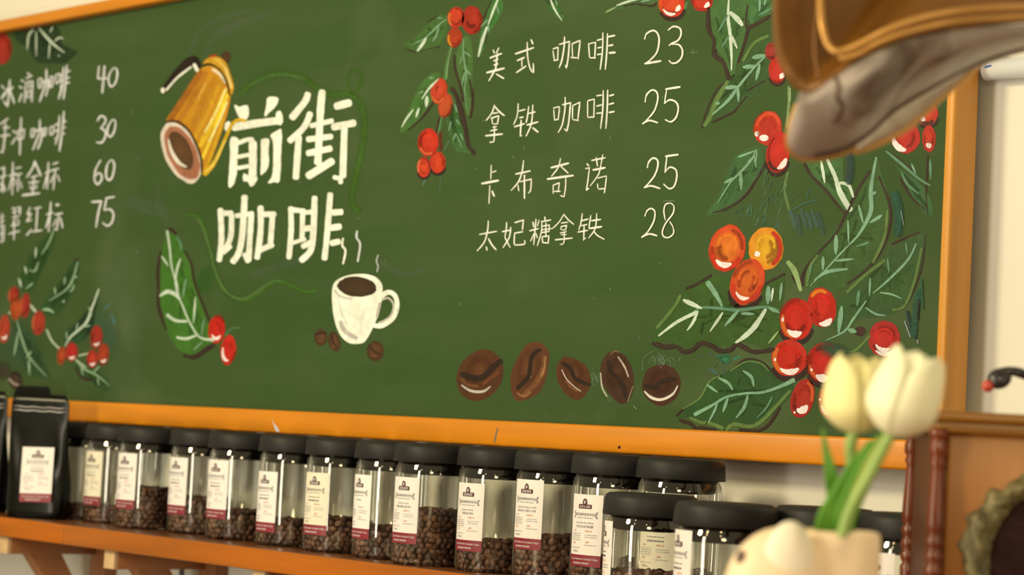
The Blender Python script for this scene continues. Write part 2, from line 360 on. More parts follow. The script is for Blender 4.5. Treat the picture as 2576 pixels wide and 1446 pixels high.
# --- menu at the left
lc = (232, 220, 186)
write(cL, [
 (12,(10,620),(30,645)),(12,(10,715),(35,670)),(14,(72,580),(65,690),(55,775)),(12,(55,775),(30,735)),(12,(40,655),(62,648),(12,720)),(11,(95,630),(75,660)),(13,(75,665),(105,750)),
 (12,(155,580),(175,595)),(12,(140,630),(165,640)),(12,(140,740),(160,680)),(12,(200,530),(220,545)),(12,(190,570),(235,550)),(12,(190,600),(180,745)),(12,(190,600),(240,590)),(13,(240,590),(232,740)),(10,(200,625),(235,620)),(10,(215,605),(212,660)),(10,(200,670),(228,665)),(10,(200,670),(200,710)),(10,(228,665),(225,705)),(10,(200,710),(225,705)),
 (11,(280,580),(283,640)),(11,(280,575),(308,570)),(11,(308,570),(303,635)),(11,(283,640),(303,635)),(13,(340,505),(335,600),(290,740)),(12,(310,600),(355,580)),(13,(355,580),(350,640),(335,700)),(11,(365,560),(365,640)),(11,(365,560),(388,555)),(11,(388,555),(383,630)),(11,(365,635),(385,630)),
 (11,(408,545),(410,610)),(11,(408,545),(440,535)),(11,(440,535),(435,600)),(11,(410,605),(435,600)),(14,(465,490),(455,620),(430,720)),(12,(435,550),(460,545)),(12,(435,590),(460,585)),(12,(440,630),(458,625)),(14,(490,475),(480,600),(465,720)),(12,(490,520),(515,515)),(12,(485,570),(510,565)),(12,(485,605),(510,600)),
 (13,(725,480),(715,570)),(14,(715,572),(785,570)),(16,(765,480),(748,675)),(13,(830,495),(800,540),(795,600),(815,630),(845,600),(858,540),(850,500),(832,495))],
 'hand-painted menu line with the price 40', 1.0, lc)
write(cL, [
 (12,(60,860),(0,905)),(12,(20,930),(70,925)),(13,(0,990),(75,980)),(13,(40,890),(35,1000),(20,1110)),(12,(20,1110),(0,1098)),
 (12,(95,950),(120,970)),(12,(85,1050),(115,1000)),(11,(130,950),(130,1020)),(11,(130,950),(178,940)),(11,(178,940),(170,1010)),(11,(130,1015),(172,1005)),(14,(155,855),(145,1125)),
 (11,(228,945),(230,1000)),(11,(228,940),(255,935)),(11,(255,935),(250,990)),(11,(230,1000),(250,990)),(13,(292,870),(285,970),(240,1090)),(12,(255,955),(310,935)),(13,(308,940),(300,1020),(275,1085)),(11,(318,940),(318,990)),(11,(318,935),(340,930)),(11,(340,930),(333,985)),(11,(318,990),(333,985)),
 (11,(365,930),(368,985)),(11,(365,925),(395,920)),(11,(395,920),(390,975)),(11,(368,980),(390,975)),(13,(435,840),(425,980),(405,1050)),(12,(400,910),(430,900)),(12,(400,955),(430,945)),(12,(400,1010),(425,1000)),(14,(468,810),(455,950),(435,1100)),(12,(460,890),(485,880)),(12,(455,930),(480,925)),(12,(455,975),(475,970)),
 (14,(710,880),(735,845),(765,855),(770,885),(735,935)),(14,(740,935),(765,950),(770,990),(745,1035),(705,1035)),(13,(820,870),(790,920),(785,970),(805,995),(830,965),(843,910),(838,875),(822,870))],
 'hand-painted menu line with the price 30', 1.0, lc)
write(cL, [
 (12,(0,1230),(35,1215)),(12,(30,1215),(30,1290)),(12,(0,1290),(45,1275)),(12,(20,1280),(20,1400)),(11,(0,1350),(15,1330)),(11,(40,1390),(25,1340)),(11,(0,1390),(15,1365)),
 (13,(95,1180),(90,1415)),(12,(65,1280),(120,1260)),(11,(90,1280),(65,1380)),(10,(95,1290),(110,1310)),(11,(115,1225),(155,1215)),(12,(110,1275),(160,1260)),(12,(138,1270),(130,1390)),(10,(120,1310),(105,1350)),(10,(150,1320),(160,1370)),
 (13,(255,1170),(240,1220),(195,1290)),(14,(255,1175),(300,1280)),(12,(225,1290),(280,1275)),(13,(210,1330),(285,1320)),(13,(250,1285),(240,1410)),(10,(220,1350),(230,1380)),(10,(270,1345),(260,1375)),(16,(165,1420),(290,1405)),
 (13,(355,1180),(345,1375)),(12,(330,1260),(380,1240)),(11,(345,1270),(320,1370)),(11,(385,1195),(425,1180)),(12,(375,1240),(430,1225)),(12,(405,1235),(390,1380)),(11,(390,1280),(370,1330)),(11,(420,1270),(438,1320)),
 (14,(735,1165),(700,1230),(690,1300),(710,1340),(740,1310),(740,1270),(715,1260),(695,1290)),(14,(805,1165),(780,1210),(775,1280),(795,1310),(820,1285),(835,1210),(825,1170),(808,1165))],
 'hand-painted menu line with the price 60', 1.0, lc)
write(cM, [
 (9,(0,180),(30,170)),(9,(0,210),(30,200)),(9,(0,240),(30,235)),(9,(15,150),(12,340)),(9,(30,230),(25,340)),(9,(0,290),(25,285)),(9,(0,345),(20,340)),
 (10,(80,120),(105,115)),(10,(103,115),(100,165)),(10,(85,145),(100,140)),(10,(115,115),(140,110)),(10,(138,110),(135,160)),(10,(118,140),(135,135)),(10,(85,180),(130,170)),(10,(100,190),(90,225)),(10,(118,190),(130,215)),(10,(75,235),(130,225)),(10,(60,290),(135,270)),(10,(98,190),(95,330)),
 (11,(205,110),(185,160)),(11,(185,160),(210,155),(180,205)),(11,(180,205),(215,195)),(11,(180,300),(215,260)),(11,(230,120),(280,110)),(11,(255,115),(245,265)),(11,(220,275),(285,265)),
 (12,(345,75),(330,275)),(11,(315,160),(360,145)),(11,(335,170),(310,250)),(16,(378,95),(400,94)),(11,(370,160),(425,150)),(12,(400,155),(385,265)),(10,(380,190),(360,240)),(11,(410,180),(425,250)),(10,(385,265),(370,255)),
 (14,(620,75),(690,70)),(13,(685,70),(665,150),(650,245)),(12,(715,50),(775,40)),(12,(720,55),(705,130)),(13,(705,130),(745,125),(768,160),(755,215),(725,235),(695,215))],
 'hand-painted menu line with the price 75', 1.0, lc)

# --- big title
T = Paint(cC, 2); W1 = (252, 242, 208)
for p in ([(525,408),(555,420),(605,412),(615,460),(598,500),(560,495),(535,450)],[(735,362),(795,362),(790,405),(745,455),(712,482),(722,420)],
          [(465,530),(482,513),(497,520),(496,565),(478,577),(462,560)],[(785,462),(812,446),(827,492),(815,535),(790,520)],
          [(500,618),(548,622),(545,700),(538,830),(520,905),(490,927),(486,880),(496,740)],[(580,840),(600,845),(665,860),(655,900),(625,922),(608,890),(580,885)],
          [(690,640),(700,622),(740,625),(738,700),(735,800),(690,847),(690,780)],[(750,600),(790,570),(820,568),(818,700),(808,880),(775,893),(735,897),(760,850),(768,740),(765,640)]):
    T.poly(p, W1, jit=1.5)
big = [(56,(520,548),(660,525),(815,505)),(58,(640,645),(640,760),(636,890)),(32,(545,650),(600,628),(640,625)),(30,(545,735),(615,722)),(28,(545,805),(610,793)),
 (50,(985,340),(965,390),(885,490)),(46,(1000,462),(960,550),(870,635)),(50,(928,610),(910,868)),(54,(1075,325),(1065,440),(1048,775)),(38,(1005,540),(1140,508)),(44,(985,625),(1135,607)),(46,(985,712),(1130,682)),(58,(988,855),(1140,760)),
 (56,(1162,418),(1250,395)),(52,(1145,548),(1278,522)),(50,(1215,560),(1205,858)),(34,(1150,862),(1190,875),(1190,898)),
 (42,(438,1065),(444,1250),(430,1385)),(40,(450,1088),(510,1088)),(40,(508,1095),(503,1230),(470,1315)),(36,(455,1335),(500,1295)),(46,(590,985),(577,1200),(555,1330),(515,1393)),(36,(537,1105),(640,1090)),(42,(632,1100),(622,1250),(615,1385)),(38,(590,1345),(612,1392)),
 (44,(690,1050),(690,1200),(668,1370)),(42,(690,1095),(780,1095)),(42,(765,1100),(755,1240),(750,1300)),(42,(685,1320),(765,1285)),
 (40,(880,1055),(882,1200),(868,1370)),(38,(885,1067),(965,1075)),(38,(955,1075),(950,1255)),(30,(890,1275),(970,1250)),(46,(1030,990),(1022,1200),(1005,1320),(945,1385)),(34,(965,1085),(1015,1080)),(44,(965,1185),(1020,1180)),(42,(955,1297),(1010,1270)),(44,(1128,968),(1110,1200),(1092,1375)),(46,(1140,1085),(1200,1080)),(48,(1135,1180),(1190,1172)),(44,(1135,1277),(1185,1265))]
T.lines(big, W1, .86, soft=.14, taper=.85).done('painted_title', 'large white painted Chinese title')

# --- green vines (soft dry brush)
vg = (68, 106, 24)
V = Paint(cC, 0)
V.st([(575,330),(640,270),(750,220),(860,215),(960,245),(1060,320),(1150,345),(1240,340),(1310,400),(1340,520),(1320,700),(1280,880),(1260,1020),(1310,1080)], 64, vg, .6, .9)
V.st([(620,285),(750,228),(860,222),(950,245)], 20, (104,134,66), .4, .9)
V.st([(1255,335),(1235,250),(1275,180),(1325,235),(1295,315),(1258,345)], 34, vg, .5, .85)
V.done('painted_vine', 'upper green vine stroke arching over the title')
V = Paint(cD, 0)
V.st([(340,0),(430,20),(490,140),(540,330),(570,470),(640,640),(720,730),(840,775),(960,725),(1080,635),(1180,610),(1290,650),(1400,700),(1500,690)], 74, vg, .7, .9)
V.st([(420,40),(470,120),(540,330),(570,470),(640,640),(730,735),(840,765),(960,700),(1090,610),(1180,600)], 24, (112,140,70), .5, .9)
V.blob(490,590,70,125,10,(58,96,32),(54,104,26),.3,.5)
V.done('painted_vine', 'lower green vine stroke under the title')

# --- copper kettle
K = Paint(cL, 2)
K.st([(1190,660),(1290,535),(1380,450),(1425,445),(1445,510)], [46,62,72,60,40], (34,18,10), jit=.03)
K.st([(1210,655),(1290,565),(1390,487)], 15, CHALK); K.st([(1412,468),(1437,515)], 26, CHALK); K.blob(1185,657,15,20,0,CHALK,CHALK)
K.blob(1645,415,34,42,0,(84,52,18),(64,40,16)); K.st([(1525,412),(1575,402)],16,(165,40,18))
K.poly([(1478,470),(1500,430),(1560,412),(1612,425),(1652,470),(1690,580),(1702,640),(1682,690),(1655,610),(1590,512),(1530,470)], (206,145,22))
K.st([(1590,440),(1640,500),(1672,590),(1685,640)],16,(240,205,110)); K.st([(1560,430),(1600,450),(1640,490)],14,(225,175,60))
K.poly([(1478,490),(1530,478),(1590,510),(1645,590),(1678,690),(1640,880),(1530,1190),(1480,1268),(1445,1080),(1370,960),(1290,897),(1210,882),(1270,780),(1380,612),(1440,520)], (203,134,18))
for p,w,c in (([(1465,520),(1360,680),(1235,880)],46,(168,96,18)),([(1500,530),(1400,720),(1300,890)],40,(186,116,18)),([(1560,560),(1450,800),(1390,960)],36,(196,126,20)),
              ([(1610,590),(1500,850),(1420,1000)],34,(214,150,24)),([(1640,660),(1560,860),(1460,1060)],44,(232,180,30)),([(1655,690),(1560,950),(1475,1150)],26,(246,205,48)),
              ([(1648,640),(1570,820),(1490,960)],12,(250,232,130)),([(1655,740),(1590,900),(1520,1030)],9,(250,236,150)),([(1500,600),(1440,720)],10,(226,170,60)),([(1548,505),(1600,540),(1640,600)],22,(238,214,150)),([(1630,860),(1530,1150),(1490,1240)],20,(222,165,26))):
    K.st(p,w,c,.9,.3)
K.st([(1475,475),(1530,466),(1600,508),(1650,600),(1672,690)],13,(34,20,8))
K.st([(1490,1262),(1560,1185),(1640,1010),(1690,905),(1740,872),(1790,880)],[44,30,24,26,24,20],(222,168,22)); K.st([(1500,1250),(1570,1170),(1640,1020)],9,(246,220,90))
K.blob(1322,1110,124,238,-25,(172,110,66),(236,212,166)); K.blob(1328,1112,104,212,-25,(160,96,56),(176,108,66)); K.blob(1318,1095,72,150,-25,(98,62,26),(84,54,26))
K.st([(1228,1015),(1250,1100),(1300,1180),(1358,1215)],[10,26,28,10],(232,216,170))
K.st([(1205,890),(1290,884),(1370,945),(1430,1050),(1466,1160),(1470,1255)],17,(38,22,10))
K.done('painted_kettle', 'golden coffee kettle with a black handle')

# --- white mug with steam and beans
Q = Paint(cD, 2); MG = (253,244,208)
Q.st([(2060,770),(2150,706),(2218,735),(2238,830),(2200,940),(2100,1008),(2020,1005)], [50,44,44,44,44,46,40], MG, jit=.03)
Q.st([(2085,782),(2160,758),(2208,830),(2170,930),(2070,985)], 17, (205,188,150))
Q.poly([(1652,660),(1695,592),(1800,550),(1920,538),(2030,560),(2095,620),(2106,690),(2090,830),(2040,980),(1960,1135),(1900,1172),(1800,1165),(1720,1090),(1670,960),(1648,800)], MG)
Q.st([(1670,690),(1730,745),(1830,765)],22,(212,194,156),.8,.4); Q.st([(1725,975),(1765,1060),(1870,1120)],44,(208,190,152),.8,.4); Q.st([(2085,800),(2055,930)],26,(196,178,140),.8,.3)
Q.st([(1700,730),(1720,850),(1780,1000)],14,(228,214,176),.8,.4)
Q.blob(1875,655,180,92,4,(72,48,22),(60,40,18)); Q.st([(1760,650),(1850,690),(1980,680)],12,(90,62,30),.6,.5)
Q.done('painted_mug', 'white mug of black coffee')
Q = Paint(cC, 2)
Q.st([(1205,1245),(1200,1290),(1220,1325),(1205,1405)],13,CHALK); Q.st([(1293,1200),(1290,1240),(1312,1285),(1297,1390)],13,(215,208,175)); Q.st([(1425,1350),(1415,1390),(1425,1420),(1418,1455)],9,(190,188,155))
Q.done('painted_steam')
BR = (86,46,20)
def small_bean(crop, cx, cy, rx, ry, rot, label, cre):
    B = Paint(crop, 2); B.blob(cx,cy,rx,ry,rot,(96,60,28),(66,40,18)); B.st(cre,16,(44,26,12)); B.st([(cx-rx*.5,cy+ry*.45),(cx+rx*.1,cy+ry*.5)],12,(128,84,44),.7,.4)
    B.done('painted_bean', label)
small_bean(cD,1545,1115,60,76,0,'small brown bean left of the mug',[(1500,1090),(1560,1075),(1590,1085)])
small_bean(cD,1668,1155,52,94,-14,'small brown bean touching the mug',[(1640,1085),(1655,1150),(1690,1215)])
small_bean(cD,2040,1240,78,92,0,'small brown bean right of the mug',[(1985,1190),(2030,1240),(2090,1270)])

# --- five large beans
def bean(poly, crease, cw, lights, label, c=BR, c2=(108,62,28)):
    B = Paint(cFb, 2); B.poly(poly, c, jit=2); 
    xs = [p[0] for p in poly]; ys = [p[1] for p in poly]
    B.blob(sum(xs)/len(xs), sum(ys)/len(ys)-30, (max(xs)-min(xs))*.34, (max(ys)-min(ys))*.34, 15, c2, c, .75, 0.0)
    B.st(crease, cw, (44,26,14), .95, .3)
    for p,w,col,a in lights: B.st(p,w,col,a,.3)
    B.done('painted_bean', label)
bean([(440,230),(530,240),(600,300),(645,370),(640,520),(590,620),(500,700),(400,735),(290,710),(220,640),(190,540),(205,440),(250,350),(340,270)],[(240,470),(350,510),(450,500),(530,420),(630,340)],58,
     [([(235,520),(300,575),(400,590)],34,(118,72,34),.8),([(450,570),(540,500),(600,450)],40,(116,62,26),.8),([(240,580),(330,635),(450,642),(525,590)],[14,26,26,10],(206,186,148),.9)],'first large brown bean from the left, round')
bean([(970,155),(1040,180),(1100,260),(1090,400),(1060,540),(980,670),(820,735),(750,700),(725,600),(720,490),(760,370),(820,260),(880,180)],[(1010,230),(935,290),(912,400),(892,500),(790,610)],44,
     [([(1050,290),(1040,430),(960,570),(840,680)],[20,60,60,30],(130,80,38),.75),([(1065,300),(1050,420),(1020,500)],14,(172,120,62),.8),([(790,660),(850,690),(920,650)],22,(150,100,54),.8)],'second large brown bean from the left, tall and leaning right', (96,52,24),(118,70,34))
bean([(1250,300),(1350,320),(1460,390),(1500,490),(1500,590),(1440,690),(1370,725),(1270,680),(1200,580),(1170,480),(1185,370)],[(1230,365),(1310,420),(1350,510),(1430,555),(1500,575)],40,
     [([(1225,430),(1270,520),(1340,590),(1410,640)],10,(214,190,150),.9),([(1260,540),(1310,600),(1380,640)],12,(150,84,40),.8)],'middle large brown bean')
bean([(1740,245),(1830,280),(1900,380),(1930,520),(1910,680),(1830,765),(1740,720),(1640,600),(1600,480),(1610,370),(1660,280)],[(1680,350),(1710,450),(1770,510),(1830,600),(1850,700)],44,
     [([(1775,300),(1840,400),(1878,500)],[12,22,10],(196,170,128),.9),([(1605,460),(1620,600),(1668,692)],14,(206,186,140),.9),([(1922,590),(1872,740)],9,(160,132,92),.8),([(1700,280),(1740,248),(1790,258)],8,(170,120,80),.7)],'fourth large brown bean with a pale streak on its right half', (70,40,20),(84,48,24))
bean([(2230,375),(2320,410),(2385,510),(2385,610),(2330,720),(2220,785),(2120,760),(2040,690),(2010,600),(2030,490),(2090,410)],[(2040,585),(2130,600),(2220,540),(2340,520)],50,
     [([(2035,640),(2100,700),(2200,722),(2310,670),(2362,585)],[14,30,28,24,10],(226,208,166),.95)],'rightmost large brown bean with a bright crescent', (72,38,20),(84,44,22))
S = Paint(cFb, 1)
for k in range(34):
    a = random.uniform(0, 6.28); x, y = 2190 + random.gauss(0,45), 325 + random.gauss(0,28)
    S.st([(x,y),(x+random.uniform(-40,40),y+random.uniform(5,50))], 4, (150,160,120), .5, .4)
for k in range(30):
    x = random.choice([1540,1560,1690]); y = {1540:470,1560:500,1690:720}[x]
    x += random.gauss(0,22); y += random.gauss(0,40 if x<1640 else 16)
    S.st([(x,y),(x+random.uniform(-15,25),y+random.uniform(10,45))], 4, (150,160,120), .45, .4)
S.st([(2025,440),(2030,340),(2080,270),(2135,250)],5,(160,168,130),.5,.4); S.st([(2180,260),(2230,320),(2240,370)],5,(160,168,130),.5,.4); S.st([(1935,785),(1965,815)],7,(190,190,155),.6,.4)
for k in range(14): x,y = random.uniform(60,2000), random.uniform(560,960); S.st([(x,y),(x+random.uniform(-12,12),y+random.uniform(4,22))],4,(140,150,80),.4,.4)
S.done('chalk_scratch')
# ------------------------------------------------------------------ painted leaves
CREAM = (206, 212, 160); MINT = (120, 152, 98); MINT2 = (128, 164, 112); OLIVE = (98, 122, 52)
def leaf(crop, poly, col, darks, veins, label, layer=0, edges=(), dcol=(58, 42, 26), vcol=MINT, pa=.95, va=.92, vsoft=.2, streak=None):
    P = Paint(crop, layer)
    for d in darks: P.st(d[1:], d[0], dcol, .9, .3)
    if poly:
        P.poly(poly, col, pa, jit=2)
        # loose darker and lighter brush passes inside the leaf
        c = np.mean(np.array(poly, float), axis=0); Pa = np.array(poly, float)
        for q in range(14):
            a, b = Pa[random.randrange(len(Pa))], Pa[random.randrange(len(Pa))]
            s = c + (a - c) * random.uniform(.2, .75); e = c + (b - c) * random.uniform(.2, .75)
            f = random.choice((.82, .9, 1.14, 1.24)); P.st([s, (s + e) / 2, e], random.uniform(14, 34), tuple(min(255, v * f) for v in col), .45, .6)
    for d in darks: P.st(d[1:], d[0] * .62, dcol, .85, .35)
    for e in edges: P.st(e[1:], e[0], OLIVE, .85, .35)
    for v in veins:
        cc = vcol
        if isinstance(v[-1], str): cc = {'c': CREAM, 'm': MINT2, 'd': (96, 136, 88), 'o': (150, 168, 92)}[v[-1]]; v = v[:-1]
        w_ = v[0] if isinstance(v[0], list) else [v[0] * .5, v[0] * 1.05, v[0] * .9, v[0] * .35]
        P.st(v[1:], w_, cc, va, vsoft)
    return P.done('painted_leaf', label)

# left of the kettle and under the left menu
leaf(cL, [(100,230),(250,196),(400,185),(440,240),(450,310),(530,360),(560,385),(480,455),(400,462),(290,460),(240,420),(200,340),(140,310)], (30,54,22), [],
     [(18,(245,215),(210,260),(200,360),'c'),(13,(265,230),(265,410),'c'),(22,(285,205),(340,270),(400,330),(470,382),'c'),(13,(365,310),(355,425),'c'),(12,(385,195),(365,235),'c'),(16,(400,300),(430,275),(462,280),'c'),(14,(428,402),(434,412),'c')],
     'dark leaf with white veins in the top left corner', pa=.9, vsoft=.4)
leaf(cM, [(368,258),(372,330),(335,430),(275,560),(220,665),(170,682),(125,640),(140,560),(200,440),(280,340)], (38,74,24), [],
     [(14,(365,260),(330,350),(280,430)),(14,(245,380),(240,450),'c'),(14,(260,480),(235,540),(195,530)),(15,(170,510),(180,560),'c'),(18,(130,590),(145,650),'c'),(13,(225,620),(175,660))], 'dark green leaf under the price 75 row', vcol=(158,178,118), vsoft=.4)
leaf(cM, [(525,458),(532,560),(500,670),(440,770),(380,838),(300,832),(282,780),(340,690),(420,590),(470,500)], (38,72,26), [(20,(500,470),(528,460))],
     [(14,(525,480),(490,600),(440,670),(330,740)),(14,(440,580),(435,630)),(14,(370,650),(375,700)),(16,(513,578),(517,584),'c'),(13,(500,630),(490,665),(470,680)),(22,(428,742),(434,748),'c'),(22,(290,800),(330,800),(365,822))], 'dark leaf pointing up right below the price 75', vcol=(160,182,124), vsoft=.4)
leaf(cM, [(662,700),(640,830),(620,930),(560,1010),(470,1042),(430,1000),(470,920),(570,850),(610,750)], (40,72,34), [],
     [(18,(668,660),(620,790),(580,890),(480,980),(440,1045),'c'),(12,(600,780),(620,840)),(12,(525,890),(515,940)),(12,(450,950),(450,1000)),(14,(560,915),(610,905))], 'long leaf with a cream midrib ending at red berries', vcol=(160,182,124), vsoft=.35)
leaf(cM, [(112,870),(200,960),(280,1100),(335,1240),(300,1262),(200,1240),(140,1130),(100,1000)], (46,78,34), [],
     [(13,(115,870),(150,1000),(200,1120),(315,1250)),(14,(125,950),(95,1110)),(14,(195,1130),(200,1240)),(12,(215,1080),(175,1125))], 'narrow leaf hanging in the lower left corner', vcol=(160,182,124), vsoft=.4, pa=.75)
leaf(cM, [(500,1160),(580,1180),(680,1210),(740,1290),(752,1332),(690,1348),(660,1270),(600,1265),(540,1262),(510,1210)], (46,76,30), [(24,(510,1190),(550,1255),(620,1270))],
     [(12,(510,1140),(570,1200),(650,1240),(740,1312)),(12,(550,1180),(560,1242)),(12,(672,1180),(630,1222)),(10,(660,1260),(665,1310))], 'small drooping leaf below the left berries', vcol=(160,182,124), vsoft=.4)
P = Paint(cM, 2)
P.lines([(20,(205,770),(240,812)),(14,(315,935),(350,1010),(400,1062)),(12,(530,1110),(610,1090)),(10,(510,1135),(580,1190)),(16,(60,820),(85,825))], (198,200,150), soft=.35).done('painted_stem')
P = Paint(cM, 0); P.blob(20,1210,70,80,0,(70,50,36),(60,56,40),.7,0); P.blob(105,1275,48,62,-15,(84,58,38),(60,50,34),.95,.6); P.st([(62,1265),(90,1295),(125,1310)],14,(196,168,130),.9,.4)
P.done('painted_bean', 'brown bean in the lower left corner of the board')
P = Paint(cM, 0); P.blob(690,960,150,260,-10,(60,100,66),(70,92,48),.4,0); P.blob(120,1050,200,240,0,(60,96,60),(70,92,48),.35,0)
P.st([(700,800),(740,760)],16,(80,130,105),.5,.6); P.st([(750,830),(775,900)],18,(84,135,110),.5,.6); P.done('chalk_haze', 'faint blue-green brushing behind the left berries')

# by the kettle: the single big leaf
leaf(cD, [(150,135),(220,190),(270,250),(330,370),(380,500),(392,640),(440,760),(490,900),(540,1050),(570,1150),(500,1190),(440,1240),(380,1272),(310,1262),(230,1200),(150,1060),(110,900),(80,750),(90,500),(100,330),(130,220)], (62,108,26),
     [(34,(95,330),(62,500),(68,700),(70,850),(140,1040)),(30,(300,330),(360,440),(390,600),(445,760),(530,960)),(46,(300,1275),(400,1292),(480,1240),(570,1185)),(44,(165,130),(222,172))],
     [([22,18,14,26,16,14,16,30],(150,150),(172,300),(190,470),(230,610),(245,720),(290,830),(340,950),(440,1110),(570,1138),'c'),(18,(100,380),(160,465),'c'),(19,(272,400),(238,500),(222,640),'c'),([20,38,34,18],(85,738),(150,700),(215,720),(268,772),'c'),(18,(322,580),(288,765)),([30,28,18],(150,912),(225,962),(330,970),'c'),(17,(408,750),(390,985),'c'),([20,26,18],(238,1115),(320,1128),(410,1100),'c'),(18,(485,950),(460,1110)),(20,(470,1160),(385,1232)),(18,(240,200),(275,270),(280,340),'d')],
     'single bright green leaf left of the lower title, joined to two cherries')
# the hanging sprig in the middle
leaf(cE, [(500,195),(512,130),(440,108),(350,180),(250,290),(165,330),(200,370),(300,392),(430,360),(490,260)], (66,98,36), [(16,(350,170),(430,120)),(18,(200,375),(260,395)),(16,(300,385),(440,350))],
     [(14,(495,145),(430,195),(335,285),(230,340)),(15,(437,195),(418,265),(388,315)),(24,(340,290),(305,345),(272,388),'c'),(14,(425,135),(465,140))], 'leaf at the top left of the hanging sprig', dcol=(58,48,24))
leaf(cE, [(840,-30),(905,-30),(920,60),(880,150),(812,260),(755,420),(728,428),(735,330),(765,200),(805,80)], (62,108,40), [(18,(835,5),(800,80),(775,140)),(16,(805,260),(765,340),(738,440))],
     [(18,(885,-10),(845,90),(808,190),'c'),([16,26,10],(800,205),(765,310),(735,430),'c'),(13,(875,40),(892,112)),(14,(808,150),(752,205)),(13,(812,185),(812,245))], 'narrow leaf at the top right of the hanging sprig')
leaf(cE, [(620,285),(670,280),(690,400),(690,600),(685,800),(660,882),(622,790),(592,650),(552,480),(572,380)], (74,106,42), [(28,(558,420),(562,520),(605,670),(622,770)),(28,(668,600),(688,750),(672,890))],
     [(12,(625,290),(622,420),(642,560),(632,680),(650,835)),(13,(628,390),(682,432)),(12,(610,430),(595,492)),(16,(630,520),(682,572)),(14,(632,550),(610,645))], 'long leaf hanging straight down in the middle sprig')
leaf(cE, [(442,556),(360,570),(270,680),(222,800),(140,985),(190,992),(282,912),(352,800),(422,690)], (68,104,38), [(18,(392,780),(312,885),(200,985))],
     [(16,(430,600),(360,672),(308,750),'c'),(28,(346,730),(340,810),'c'),(20,(285,820),(262,890),'c'),(15,(242,830),(190,900),(155,962),'c'),(14,(320,690),(280,710)),(14,(360,592),(400,590))], 'leaf on the left of the hanging sprig, pointing down left')
leaf(cE, [(510,690),(560,760),(590,900),(640,1050),(690,1152),(600,1152),(550,1120),(500,960),(490,860)], (60,98,38), [(44,(535,670),(592,800),(632,980),(652,1100),(702,1162))],
     [(16,(555,790),(576,852)),(14,(527,920),(512,992)),(14,(568,905),(596,950)),(13,(562,1010),(545,1065)),(10,(567,1010),(612,1122)),(12,(597,1010),(622,1062))], 'leaf on the right of the hanging sprig, with a dark brown edge')
P = Paint(cE, 1)
P.st([(700,-10),(640,55)],14,(62,78,36)); P.st([(528,350),(495,480),(478,600)],26,(84,124,54),.9,.4); P.st([(530,360),(505,480),(492,600)],8,(140,165,100),.8,.4)
P.st([(455,890),(432,1010)],16,(84,128,62),.9,.3); P.st([(438,890),(415,1010)],18,(60,42,24),.9,.3); P.st([(445,1000),(452,1140)],24,(98,34,20),.95,.3)
P.st([(515,1065),(470,1140)],6,(120,140,110),.6,.4); P.st([(345,1335),(310,1405)],12,(96,130,90),.7,.5); P.st([(455,1300),(440,1440)],7,(100,125,95),.5,.5); P.done('painted_stem', 'stem of the hanging sprig')
leaf((0,0,1), [(1372,-14),(1396,-14),(1404,14),(1420,48),(1400,42),(1384,24)], (66,104,40), [], [(5,(1384,-6),(1395,22),(1414,52),'c'),(4,(1398,0),(1403,14))], 'tip of a leaf at the top edge above the right menu')

# the right-hand spray
P = Paint(cG, 0)
for k in range(60):
    x, y = random.choice(((900,170,60,60),(940,280,60,70),(760,395,60,30),(920,460,50,35),(1120,300,70,50)))[:2], 0
    cx_, cy_ = x; a = random.gauss(cx_, 60); b = random.gauss(cy_, 45)
    P.st([(a, b), (a - random.uniform(8, 26), b + random.uniform(20, 60))], random.uniform(5, 13), random.choice(((70,122,88),(66,112,84),(100,134,96),(60,88,70))), .42, .7)
for a in range(6):
    x = 1085 + a * 38; P.st([(x, 430 + random.uniform(-20, 20)), (x + 20, 480), (x + 26 + random.uniform(-10, 20), 520 + random.uniform(0, 60))], 40, random.choice(((84,118,96),(76,104,92),(66,88,80))), .38, .9)
P.st([(1070,430),(1180,370),(1280,340)],18,(72,112,92),.35,.8); P.st([(1815,300),(1840,420),(1835,580)],86,(34,84,54),.7,.7); P.st([(1490,-10),(1505,110),(1490,220)],70,(46,70,58),.6,.7)
P.st([(1900,1120),(1930,1230),(1960,1310)],26,(34,52,54),.8,.4); P.st([(1985,980),(1960,1120),(1945,1290)],60,(34,82,48),.75,.5); P.st([(2000,900),(2010,1100)],26,(44,88,52),.6,.5)
P.st([(1985,1040),(1975,1180)],14,(40,34,30),.7,.4); P.st([(1885,1190),(1925,1300)],9,(170,180,165),.8,.4); P.st([(1975,1320),(1980,1345)],12,(190,170,150),.7,.4); P.st([(1860,420),(1880,520)],7,(150,150,130),.7,.4)
P.st([(560,1440),(640,1430)],16,(60,110,80),.6,.5); P.blob(1400,1400,160,70,20,(48,84,50),(52,84,54),.7,0)
P.done('chalk_haze', 'teal brush marks behind the right-hand leaves')
